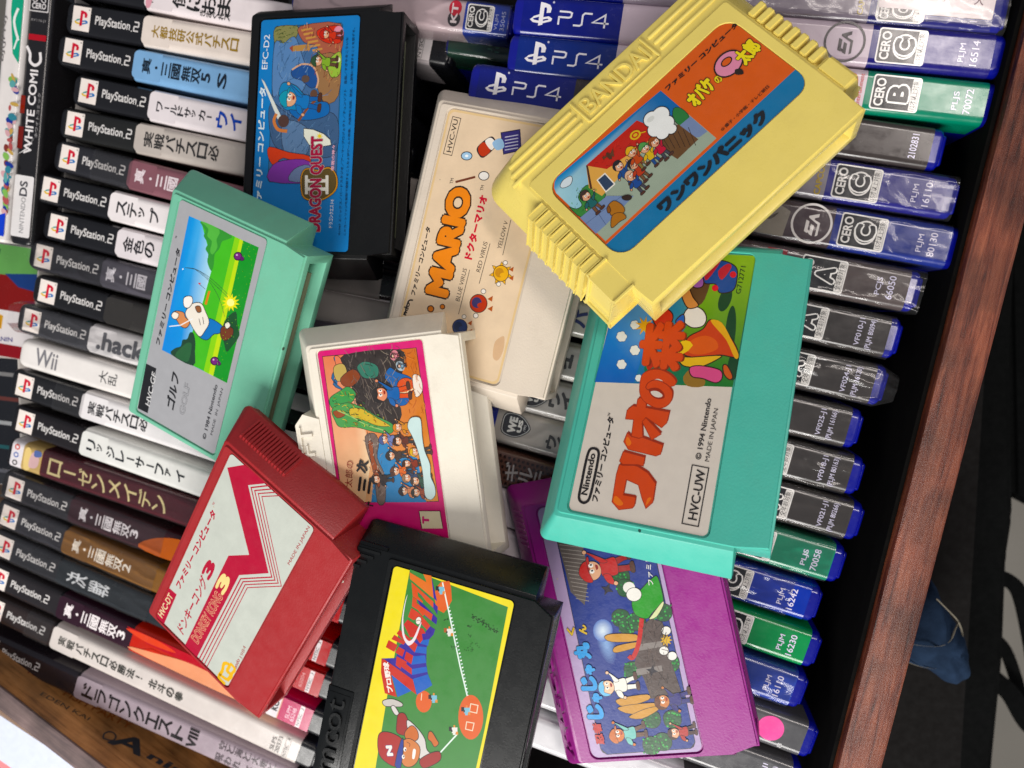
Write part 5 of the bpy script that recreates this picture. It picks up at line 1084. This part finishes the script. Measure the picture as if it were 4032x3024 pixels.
pr.ell((845, 600), 22, 12, '#c9ccc6', -40)
pr.text((930, 462), (1288, 130), 29, FC, '#1c1410', .05, shear=.15)
pr.text((1078, 545), (1184, 430), 92, 'オバケ', '#dccb34', .075, out=('#241810', .055)); pr.text((1186, 425), (1212, 400), 42, 'の', '#d8c430', .04, out=('#241810', .04))
pr.ell((1236, 322), 84, 60, '#241810', -40); pr.ell((1236, 322), 76, 52, '#d088a0', -40); pr.ell((1226, 312), 34, 20, '#241810', -40); pr.ell((1226, 312), 27, 14, '#c9571c', -40); pr.poly([(1270, 352), (1300, 350), (1310, 372), (1275, 375)], '#241810', sm=3)
pr.text((1325, 335), (1412, 240), 96, '太郎', '#dccb34', .06, out=('#241810', .05))
pr.text((1207, 662), (1444, 440), 19, '© 藤子・小学館・テレビ朝日', '#241810', .01); pr.text((915, 1080), (1452, 590), 74, 'ワンワンパニック', '#0e131a', .085)
pr.clip = None; c.done()
# --- ivory cartridge with magenta label
def jut(bm, p):
    T = p['T']; vs = [(-50, 26), (19, 26), (21.6, 31.5), (17.5, 35.2), (-54, 35.2)]
    vs = [(x, 24.9) if y == 26 else (x, y) for x, y in vs]; a = [bm.verts.new((x, y, T + .32)) for x, y in vs]; b = [bm.verts.new((x * 1.01, y + (.8 if y > 30 else 0), 3)) for x, y in vs]
    bm.faces.new(a); bm.faces.new(b)
    for i in range(5): bm.faces.new((a[i], a[(i + 1) % 5], b[(i + 1) % 5], b[i]))
    
c = Cart('pink', M_ivory, 'ivory cartridge with magenta bordered label, half buried between red and black cartridges', lw=92.6, lh=43, mid=5, extra=jut, by=-37, lip=6.5, slot=(3.0, 14.2, 43.5, 9))
emboss(c.shell, 'raised_lettering', 'SOFT', -12, 16.5, 28.4, 5.4, 17.2, 1.1, M_ivory, .035)
pr = c.base('#c62a6c') or c.pr
pr.poly([(280, 336), (896, 279), (1043, 1286), (412, 1294)], '#2a1a1c'); pr.poly([(284, 340), (892, 283), (1039, 1282), (416, 1290)], ['#cf7a5c', '#b8652c', '#c98a4c', '#dcb48c'])
pr.poly([(284, 340), (420, 328), (540, 700), (600, 1000), (560, 1289), (416, 1290)], ['#cf7a5c', '#cf7a5c', '#cf8a6a', '#dcc4a0', '#d8b890', '#dcb48c'])
pr.poly([(420, 328), (790, 293), (810, 420), (760, 560), (800, 720), (720, 800), (560, 760), (480, 560), (440, 430)], '#2b2422', sm=4)
for k in range(26):
    x = 450 + random.random() * 300; y = 330 + random.random() * 380; pr.ring([(x, y), (x + 30, y + 50 + random.random() * 40), (x + 20, y + 110)], .3, random.choice(['#4c443e', '#5e524a', '#3c3634']), closed=False, sm=3)
pr.auto = .2
pr.poly([(355, 345), (385, 335), (415, 385), (400, 430), (350, 520), (420, 560), (400, 540), (340, 480), (370, 400)], '#33608a', sm=3)
pr.poly([(360, 400), (415, 385), (440, 430), (430, 480), (380, 500), (355, 450)], '#b09a5a', sm=3); pr.poly([(400, 480), (480, 420), (530, 470), (480, 530), (420, 530)], '#7a4028', sm=3)
pr.poly([(330, 610), (400, 560), (450, 535), (500, 580), (470, 640), (400, 680), (340, 670)], '#3f8a4a', sm=4); pr.poly([(345, 680), (440, 640), (540, 670), (640, 730), (740, 780), (730, 840), (620, 830), (500, 800), (400, 800), (365, 760)], '#4a8c4c', sm=4)
pr.poly([(460, 680), (540, 680), (640, 740), (720, 790), (640, 790), (540, 750), (470, 730)], '#c0a444', sm=4); pr.poly([(350, 700), (400, 690), (430, 720), (380, 740)], '#8a4a2c', sm=3); pr.ring([(380, 690), (470, 730), (560, 780), (680, 820)], .5, '#8fb06a', closed=False, sm=4)
pr.poly([(510, 400), (560, 370), (640, 400), (640, 470), (560, 480), (520, 440)], '#2f6a58', sm=4)
pr.poly([(590, 960), (640, 880), (700, 900), (760, 960), (900, 1000), (960, 1290), (600, 1290), (620, 1100)], ['#3f7aa8'] * 8); pr.poly([(560, 860), (620, 840), (650, 900), (640, 1000), (690, 1120), (690, 1289), (640, 1289), (620, 1100), (580, 980)], '#6a5a52', sm=3)
pr.poly([(580, 900), (610, 900), (620, 1000), (660, 1100), (650, 1200), (610, 1080)], '#8a4a30', sm=3)
pr.ell((826, 530), 60, 56, '#1e1614'); pr.ell((826, 530), 55, 51, '#c8502c'); pr.ring([(775, 575), (830, 572), (880, 545)], .5, '#dcc8a0', closed=False, sm=3); pr.poly([(870, 465), (920, 470), (935, 560), (890, 600)], '#dcd2c4', sm=4)
pr.poly([(690, 480), (720, 410), (770, 440), (850, 470), (880, 520), (840, 640), (780, 660), (740, 640), (760, 560)], '#1f5a9a', sm=4); pr.ell((826, 530), 60, 56, '#1e1614'); pr.ell((826, 530), 55, 51, '#c8502c'); pr.ring([(775, 575), (830, 572), (880, 545)], .5, '#dcc8a0', closed=False, sm=3); pr.poly([(870, 465), (920, 470), (935, 560), (890, 600)], '#dcd2c4', sm=4); pr.ell((790, 400), 34, 26, '#9fb0b8', 60); pr.ell((750, 330), 26, 34, '#c9808a', 10)
hatch(pr, 130, [(420, 328), (790, 293), (800, 720), (520, 720)], 42, 100, ['#4c443e', '#6e625a', '#1a1614', '#857a6c'], .16, 11)
hatch(pr, 90, [(345, 600), (480, 560), (740, 800), (400, 810)], 20, 150, ['#2c6a38', '#7ab04a', '#c9b04a', '#1c3c24', '#8a4a2c'], .2, 12)
hatch(pr, 50, [(560, 850), (640, 850), (700, 1280), (620, 1280)], 30, 80, ['#8f8078', '#4a3c38', '#a89a8c'], .16, 13)
hatch(pr, 40, [(800, 290), (890, 283), (960, 740), (850, 740)], 40, 95, ['#a8562c', '#d08a50'], .14, 14)
person(pr, 690, 585, 108, 95, hair='#1c1818', top='#1f5a9a', bot='#c8502c', skin='#d08a6c', arm=1)
for k, (px_, py_, tc_, hc_) in enumerate(((700, 880, '#6a74a0', '#4a5480'), (790, 800, '#c08038', '#c9782c'), (790, 890, '#5a2c20', '#3a2018'), (745, 985, '#3c2c26', '#2a2420'), (850, 1040, '#7a3424', '#3c2418'), (900, 960, '#5e2c1e', '#c9a030'), (775, 1085, '#c9683c', '#5a3420'), (850, 1130, '#2c3c5a', '#8a6a50'), (905, 1150, '#2c4a3a', '#4a3a30'), (830, 1215, '#c08060', '#2a2020'), (650, 1140, '#2c2424', '#1c1818'), (910, 1225, '#8a4a34', '#30302c'))): person(pr, px_, py_, 62, 95, hair=hc_, top=tc_, bot='#33302c', arm=k % 2, hat=hc_ if k % 3 == 0 else None)
person(pr, 790, 400, 26, 95, top='#7a98a8', bot='#4a6a8a'); person(pr, 748, 335, 26, 95, top='#c9808a', bot='#b0606a')
cl = [(850, 750), (880, 732), (920, 740), (930, 790), (935, 860), (950, 950), (985, 1040), (990, 1120), (1015, 1180), (1020, 1240), (990, 1272), (955, 1250), (945, 1180), (935, 1080), (905, 950), (870, 860), (840, 800)]
pr.poly(cl, '#b9cfcc', sm=4); pr.ring(cl, .2, '#3a4444', sm=4)
pr.text((575, 1105), (590, 1020), 78, '次', '#181414', .05); pr.text((592, 1235), (606, 1130), 80, '三', '#181414', .05); pr.text((478, 1192), (488, 1022), 50, '太郎の', '#8a3c34', -.003)
pr.text((612, 1335), (620, 1290), 60, '十', '#181414', .05); pr.poly([(912, 1343), (1052, 1343), (1072, 1459), (930, 1459)], '#2a1a1c'); pr.poly([(916, 1347), (1048, 1347), (1068, 1459), (934, 1459)], '#d4c8a8'); pr.text((980, 1430), (980, 1380), 45, 'T', '#c62a6c', .08)
c.done()
# --- purple cartridge
def purp(bm, p):
    T = p['T']
    for k in range(7):
        n0 = set(bm.verts); box(bm, 33.5 + 2.2 * k, 34.5 + 2.2 * k, 27.4, 36.5, 15.6, 17.1, .2, 1)
        bmesh.ops.rotate(bm, cent=(0, 26.6, 16.65), matrix=Matrix.Rotation(math.radians(-54), 3, 'X'), verts=[v for v in bm.verts if v not in n0])
c = Cart('purple', M_pur, 'glossy purple cartridge with lavender bordered night scene label, partly under the turquoise one', lw=96, lh=41, mid=5, W=56.5, H=35, yt=26.6, wt=50, wb=47.6, ny=-30.5, by=-40.5, lr=2.5, plate_x=(46.8, 49.6), extra=purp)
emboss(c.shell, 'raised_lettering', 'JALECO', -50, -7, 28.6, 7.0, 16.2, 1.3, M_pur, .03, tilt=((0, 26.6, 16.65), -54))
pr = c.base('#a794b6') or c.pr
pic = [(390, 420), (925, 530), (1136, 1520), (1128, 1545), (1110, 1556), (665, 1588), (640, 1575), (628, 1555)]
pr.poly(pic, '#1c1c2a'); pr.poly([(394, 424), (921, 534), (1132, 1520), (1110, 1552), (665, 1584), (632, 1555)], '#28387c')
def glow(cx, cy, rx, ry, rot, c0, c1, n=9):
    for k in range(n):
        t = k / (n - 1); a = lin(c0); b = lin(c1); pr.ell((cx, cy), rx * (1 - t * .85), ry * (1 - t * .85), tuple(a[i] + (b[i] - a[i]) * t for i in range(3)), rot)
glow(660, 990, 130, 50, 75, '#28387c', '#7f9cc4'); glow(642, 925, 52, 60, 0, '#5f78b0', '#c4d2dc')
pr.poly([(392, 425), (530, 455), (565, 600), (560, 680), (545, 790), (470, 720), (440, 600)], '#58504c')
for k in range(15): pr.ring([(400 + 7 * k, 445 + 22 * k), (540 + 2 * k, 460 + 22 * k)], .25, '#8f8880', closed=False)
pr.auto = .2
for (x, y, a) in ((735, 640, 0), (760, 700, 1), (735, 860, 0), (770, 900, 0), (800, 1140, 0), (820, 880, 0), (960, 830, 0), (1000, 1100, 1), (900, 1400, 0), (960, 1520, 0), (900, 1540, 0), (1010, 1400, 0)):
    pr.poly([(x - 45, y - 20), (x - 10, y - 50), (x + 40, y - 35), (x + 50, y + 15), (x + 20, y + 45), (x - 30, y + 35)], '#1c4a28', sm=4)
    for k in range(16): pr.ell((x + random.uniform(-45, 45), y + random.uniform(-42, 40)), 6, 5, random.choice(['#2f8a3c', '#3ca04a', '#246a34']), random.random() * 90, n=8)
pr.poly([(835, 910), (900, 860), (960, 880), (1010, 1100), (1060, 1250), (900, 1290), (860, 1180), (810, 1100), (835, 1000)], '#4a3e3a')
for y in (1000, 1130): pr.poly([(820, y), (955, y - 20), (962, y + 10), (820, y + 35)], '#77706c')
for (pts) in ([(650, 960), (690, 942), (820, 945), (820, 980), (690, 985)], [(695, 1030), (720, 1005), (830, 985), (830, 1010), (720, 1042)], [(710, 1300), (760, 1280), (880, 1265), (885, 1295), (760, 1330)], [(720, 1340), (790, 1320), (935, 1310), (935, 1335), (800, 1370)], [(780, 1385), (860, 1345), (930, 1330), (935, 1350), (850, 1395)]): pr.poly(pts, '#b98a44', sm=3)
pr.star((665, 705), 36, 14, 4, '#1f1b28', .4)
gp = [(800, 760), (860, 690), (900, 650), (935, 640), (965, 760), (945, 790), (905, 830), (880, 860), (830, 850), (805, 820)]
pr.poly(gp, '#2f8a2c', sm=4); pr.ring(gp, .25, '#16301a', sm=4); pr.poly([(905, 840), (960, 770), (965, 790), (930, 850), (890, 865)], '#c8cc9c', sm=3)
pr.ell((782, 695), 32, 30, '#d8d6cf'); pr.ell((808, 732), 42, 38, '#1c1c1c'); pr.ell((808, 732), 39, 35, '#dcdad2'); 
pr.ring([(850, 860), (840, 950), (825, 1020), (800, 1070), (780, 1060)], 1.6, '#b0221f', closed=False, sm=4)
pr.star((905, 1138), 34, 13, 4, '#1f1b24', .2)
for (x, y) in ((980, 925), (968, 1032), (1012, 1060)): pr.ell((x, y), 27, 25, '#1c1c1c'); pr.ell((x, y), 24, 22, '#d8d6cf')
pr.star((980, 975), 34, 18, 9, '#c9a02c')
hatch(pr, 70, [(835, 910), (960, 880), (1050, 1250), (880, 1270)], 34, 95, ['#342a28', '#5e504a', '#2a2220'], .2, 21)
person(pr, 615, 600, 122, 102, hat='#b0221f', top='#b0221f', bot='#8f1c1a', arm=1); person(pr, 690, 1225, 92, 100, hair='#6fb0d4', top='#dcdad0', bot='#dcdad0', skin='#dcb89a', arm=0)
person(pr, 745, 1480, 84, 100, hat='#b8642c', top='#6fb0a8', bot='#5a3a28', skin='#c07040'); person(pr, 985, 1300, 86, 100, hair='#5a3018', top='#2c2a6a', bot='#2c2a6a', skin='#b8784c', arm=0); person(pr, 1040, 1470, 66, 100, hair='#3a1c18', top='#a02824', bot='#3a1c18')
CY_ = ('#12264a', .025)
for (A, B, h, ch) in (((652, 1398), (640, 1315), 92, 'じ'), ((646, 1308), (636, 1255), 58, 'ゃ'), ((618, 1245), (606, 1165), 90, 'じ'), ((606, 1160), (598, 1105), 56, 'ゃ'), ((586, 1075), (568, 985), 92, '丸')): pr.text(A, B, h, ch, '#1f8fd0', .085, out=('#12264a', .035))
for (A, B, h, ch) in (((500, 948), (490, 905), 44, 'く'), ((560, 945), (552, 892), 42, 'ん')): pr.text(A, B, h, ch, '#c9a822', .05, out=('#4a3a10', .03))
pr.text((655, 1530), (630, 1415), 48, '忍者', '#b0221f', .05, out=('#2c1414', .02)); pr.text((914, 682), (896, 530), 28, 'ファミリ', '#d8d8d2', .02); pr.text((374, 424), (362, 345), 26, 'JF-06', '#2a2430', .03)
c.done(M_worn)
# --- red cartridge
def redx(bm, p):
    T = p['T']
    for k in range(16):
        y = 23 - 1.5 * k
        r = bmesh.ops.create_cube(bm, size=1)
        for v in r['verts']:
            top = v.co.z > 0; out_ = v.co.x > 0
            v.co = Vector(((57.7 if not top else 52.6) if out_ else 49, y + (.42 if v.co.y > 0 else -.42), 13.4 if top else 6.2))
c = Cart('red', M_red, 'red cartridge with a worn silver and crimson label and yellow price scribble', lw=92.6, lh=43, mid=4.2, W=57.5, extra=redx)
pr = c.base('#b8bdb4') or c.pr; CR = '#a82a3e'
pr.poly([(440, 308), (526, 293), (640, 386), (545, 396), (648, 838), (500, 848), (284, 1268), (228, 1200), (446, 750), (550, 746)], CR)
for k in range(4):
    o = 16 * k; pr.ring([(655 + 20 * k, 397 + 17 * k), (560 + 18 * k, 408 + 15 * k), (664 + 16 * k, 858 + 15 * k), (508 + 11 * k, 866 + 15 * k), (296 + 13 * k, 1276 + 13 * k)], .55 - .06 * k, CR, closed=False)
pr.poly([(148, 912), (186, 945), (120, 1100), (84, 1058)], CR); pr.text((114, 1066), (170, 958), 25, 'HVC-DT', '#d8c9a0', .02)
pr.text((204, 925), (388, 545), 31, FC, CR, .05, shear=.15); pr.text((372, 500), (378, 486), 9, '™', CR)
pr.text((220, 1152), (345, 890), 42, 'ドンキーコング', CR, .025, shear=.25); pr.text((348, 880), (388, 800), 46, '3', CR, .06)
pr.text((292, 1195), (418, 960), 36, 'DONKEY KONG', CR, .0, out=('#d8a888', .045)); pr.text((420, 955), (464, 872), 50, '3', '#dccb8c', .06)
pr.text((757, 802), (860, 612), 17, 'MADE IN JAPAN', '#a04a4c', .01); pr.text((478, 1340), (505, 1275), 15, 'ntendo', '#a04a4c', .02); pr.text((515, 1268), (535, 1210), 14, '1984', '#a06a64')
pr.ring([(400, 1345), (440, 1372), (462, 1350), (440, 1330), (452, 1300), (425, 1292), (415, 1330), (398, 1360), (430, 1395)], 1.5, '#d9ab34', closed=False, sm=4); pr.ring([(455, 1290), (478, 1320), (462, 1345), (440, 1380)], 1.3, '#d9ab34', closed=False, sm=4)
c.done(M_worn)
# --- black baseball cartridge
def namx(bm, p):
    T = p['T']
    for k in range(6):
        a = .3 + k * 1.9; pts = [(41.5 + a * .9, 38.4 - .1 * a), (42.4 + a * .9, 38.6 - .1 * a), (53.8 + a * .1, 27.8 - a * .2 + 0), (53.2 + a * .1, 27.0 - a * .2)]
    for k in range(5):
        x = 42.5 + 2.2 * k; y1 = 38.6; y0 = 36.0 - 2.3 * k
        r = bmesh.ops.create_cube(bm, size=1)
        for v in r['verts']:
            top = v.co.z > 0; v.co = Vector((x + (.5 if v.co.x > 0 else -.5) + (0 if v.co.y > 0 else .0), (y1 - .2 * k) if v.co.y > 0 else y0, (T + .25) if top else T - 3))
            if v.co.x > 50.3: v.co.z -= (v.co.x - 50.3) * .7
    box(bm, -52, -4, 28.6, 39.2, T - 2, T + .05, .5); box(bm, -52, -6, 29.6, 38.4, T - .5, T + .25, .2)
c = Cart('namcot', M_blk2, 'black cartridge with yellow bordered baseball field label at the bottom centre', lw=93, lh=46, mid=6, wt=50.5, yt=38.6, H=40, W=58, ny=-30, by=-37.6, wb=45.5, plate_y=(-36.8, 25.2), plate_x=(44.8, 48.6), lr=1.6, extra=namx)
emboss(c.shell, 'raised_lettering', 'namcot', -49, -8, 31, 6, 17.2, .8, M_blk2, .04)
pr = c.base('#dccc22') or c.pr
pr.poly([(640, 450), (1236, 680), (1095, 1420), (1020, 1760), (960, 2050), (380, 1980), (430, 1660), (500, 1230)], '#3b7a38')
OG = '#cc5a22'
pr.ring([(838, 530), (872, 690), (905, 850), (945, 1040), (998, 1260)], .5, '#d4e2da', closed=False); pr.ring([(930, 1450), (820, 1570)], .5, '#d4e2da', closed=False)
for k in range(34):
    t = k / 34; x = 838 + 160 * t + 10 * math.sin(t * 3); y = 530 + 730 * t; pr.poly([(x - 5, y), (x + 5, y - 3), (x + 5, y + 5), (x - 5, y + 8)], '#b8d0cc' if k % 2 else '#e2e8e2')
pr.poly([(832, 525), (880, 522), (890, 560), (895, 640), (868, 690), (845, 716), (800, 690), (788, 610), (800, 560)], OG); pr.ell((724, 1255), 48, 66, OG); pr.ell((1010, 1350), 76, 136, OG); pr.ring([(838, 530), (872, 690)], .5, '#d4e2da', closed=False)
for q in ([(1010, 1268), (1054, 1278), (1046, 1325), (1002, 1315)], [(985, 1378), (1030, 1386), (1020, 1432), (978, 1422)]): pr.ring(q, .35, '#d8c8b0')
pr.ring([(712, 1205), (708, 1248)], .3, '#d8c8b0', closed=False)
for (x, y, a, b) in ((825, 575, '#7ab0c4', '#151515'), (875, 830, '#d4d4cc', '#a05020'), (780, 1235, '#7ab0c4', '#151515'), (980, 1310, '#7ab0c4', '#151515'), (905, 1430, '#d4d4cc', '#151515')):
    for dx, dy, w_, h_, cc in ((-28, -22, 18, 26, b), (-10, -18, 34, 34, a), (0, -32, 10, 14, '#d08a4c'), (14, 8, 14, 18, '#d08a4c'), (-4, 12, 16, 16, a), (-14, -4, 8, 14, '#151515')): pr.poly([(x + dx, y + dy), (x + dx + w_, y + dy), (x + dx + w_, y + dy + h_), (x + dx, y + dy + h_)], cc)
RD, PB, BL_ = '#b8342a', '#3a2f8a', '#2f5fb0'
OP = pr.P; pr.P = c.pf(1450, 2180, 2.676)
pr.poly([(140, 1105), (285, 1100), (300, 1070), (330, 960), (420, 930), (560, 900), (620, 800), (700, 790), (690, 850), (645, 900), (615, 990), (612, 1160), (625, 1250), (630, 1270), (470, 1325)], PB)
for g in ([(665, 235), (725, 500), (690, 470)], [(520, 400), (600, 420), (733, 560), (728, 645), (690, 580)], [(510, 470), (610, 560), (728, 680), (718, 748), (665, 705), (600, 660)], [(480, 660), (560, 700), (705, 800), (690, 845), (620, 805)], [(370, 750), (440, 800), (560, 830), (665, 860), (640, 900), (545, 945)], [(340, 940), (420, 940), (615, 985), (612, 1000), (490, 1040)]): pr.poly(g, PB)
for g in ([(245, 1275), (455, 1445), (310, 1510)], [(470, 1320), (630, 1270), (675, 1385), (512, 1487)], [(460, 1215), (612, 1190), (625, 1245), (462, 1278)], [(472, 1080), (600, 1070), (612, 1150), (455, 1170)], [(515, 975), (615, 985), (612, 1055), (490, 1040)], [(575, 910), (645, 900), (630, 970), (545, 945)]): pr.poly(g, BL_)
for g, cc in (([(435, 195), (612, 300), (605, 270), (580, 215), (665, 232), (690, 470), (660, 450), (440, 265)], '#cf6a22'), ([(455, 300), (686, 505), (686, 570), (610, 500), (560, 435), (520, 400), (525, 450), (575, 500), (575, 520), (470, 450)], '#c8522a'),
    ([(468, 455), (510, 480), (510, 520), (680, 640), (665, 705), (590, 640), (575, 660), (520, 590), (460, 555)], '#c44a2c'), ([(455, 570), (530, 620), (655, 760), (620, 805), (560, 740), (510, 690), (475, 700), (420, 665)], '#c0402c'),
    ([(415, 695), (470, 730), (540, 780), (580, 790), (605, 840), (565, 845), (575, 905), (545, 945), (500, 880), (440, 880), (375, 745)], RD), ([(330, 800), (450, 900), (520, 960), (490, 1040), (300, 840)], RD), ([(275, 855), (390, 930), (375, 960), (245, 900)], RD),
    ([(215, 910), (310, 965), (275, 1035), (185, 985)], RD), ([(320, 980), (385, 1015), (360, 1085), (285, 1040)], RD), ([(400, 1030), (475, 1075), (455, 1165), (380, 1110)], RD), ([(300, 1080), (410, 1140), (400, 1160), (460, 1210), (460, 1275), (345, 1190), (345, 1215), (290, 1175)], RD),
    ([(140, 1105), (170, 1110), (470, 1325), (510, 1485), (450, 1440), (240, 1270), (300, 1510), (175, 1470), (135, 1250)], RD)): pr.poly(g, cc)
pr.ring([(150, 1110), (170, 1112), (470, 1325)], .2, '#5a2a5a', closed=False)
pr.text((265, 1462), (215, 1140), 68, 'プロ野球', '#e0dcd4', .045)
pr.poly([(415, 430), (385, 520), (355, 700), (360, 850), (400, 945), (440, 965), (500, 900), (560, 730), (535, 760), (480, 880), (430, 920), (385, 860), (370, 700), (390, 540)], '#d8cfd4', sm=4)
for q in ((530, 705),): pr.ell(q, 31, 42, '#3a2424', 12); pr.ell(q, 27, 38, '#dcd6cc', 12); pr.ring([(505, 712), (530, 700), (555, 712)], .2, '#8a2a2a', closed=False, sm=3)
pr.P = OP
K = '#241612'
def N_(pts, cc, sm=4): pr.poly(pts, cc, sm=sm); pr.ring(pts, .25, K, sm=sm)
N_([(475, 1250), (530, 1238), (590, 1262), (590, 1285), (530, 1285), (485, 1280)], '#b8b4ae'); N_([(525, 1290), (545, 1280), (575, 1330), (550, 1335)], '#c8c4c0'); N_([(570, 1330), (610, 1330), (640, 1400), (660, 1460), (600, 1460), (560, 1440), (560, 1380)], '#8f2420')
N_([(620, 1370), (680, 1410), (730, 1480), (745, 1550), (800, 1600), (760, 1640), (700, 1600), (650, 1520)], '#c4c0bc'); N_([(610, 1440), (650, 1400), (685, 1430), (690, 1480), (650, 1500), (615, 1480)], '#b8683c')
N_([(575, 1560), (590, 1500), (640, 1480), (700, 1530), (690, 1610), (650, 1650), (600, 1640)], '#c07a4c'); N_([(445, 1480), (470, 1440), (540, 1450), (600, 1500), (590, 1620), (575, 1650), (520, 1640), (455, 1580)], '#9c221e'); N_([(585, 1490), (602, 1500), (585, 1655), (548, 1640)], '#2c3a86', 2)
pr.ell((610, 1545), 9, 13, '#e0dcd4'); pr.ell((613, 1548), 4, 6, '#1c1412'); pr.ell((600, 1590), 9, 13, '#e0dcd4'); pr.ell((603, 1588), 4, 6, '#1c1412'); pr.poly([(660, 1545), (676, 1550), (668, 1600), (654, 1598)], '#e4e0da', sm=3); pr.ring([(620, 1500), (640, 1512), (636, 1530)], .2, '#5a2c1c', closed=False, sm=3)
pr.text((540, 1585), (530, 1520), 42, 'N', '#dcd8d0', .07, out=('#2c3a86', .03)); N_([(700, 1610), (760, 1570), (820, 1560), (825, 1610), (760, 1650), (715, 1655)], '#8f2420'); N_([(755, 1440), (775, 1440), (800, 1480), (815, 1510), (790, 1530), (770, 1500), (750, 1480)], '#b8683c')
N_([(610, 1800), (700, 1700), (760, 1660), (860, 1700), (880, 1820), (760, 1900)], '#c4c0bc')
for k in range(90):
    t = random.random(); x = 1020 + 150 * t + random.gauss(0, 9); y = 735 + 95 * t + random.gauss(0, 8); pr.ell((x, y), 3.4, 2.2, '#1c2c1c', 20, n=6)
for k in range(50):
    cx, cy, s_ = random.choice(((1005, 855, 10), (1040, 915, 22), (1000, 800, 7), (860, 755, 9), (1000, 935, 16), (905, 925, 10))); pr.ell((cx + random.gauss(0, s_), cy + random.gauss(0, s_ * .6)), 2.8, 2, '#203420', n=6)
c.done()
# ------------------------------------------------------------------ cases glimpsed between cartridges
def gl(c): pass
loose_case((1180, 1060), (1560, 1130), 2, 'pale spine with faint dark letters seen between the mint and the yellowed white cartridge', ['#7c7674'])
loose_case((1200, 1190), (1600, 1270), 2, 'grey white spine with small serial lettering above the ivory cartridge', ['#8c8886'])
loose_case((1120, 1330), (1500, 1420), 0, 'dark spine between the mint and the ivory cartridge', ['#2b2a2c'])
loose_case((1060, 1480), (1480, 1590), 0, 'dark spine with pale end left of the ivory cartridge', ['#39373a'])
loose_case((1000, 1620), (1440, 1740), 0, 'dark spine behind the red cartridge, upper', ['#202022'])
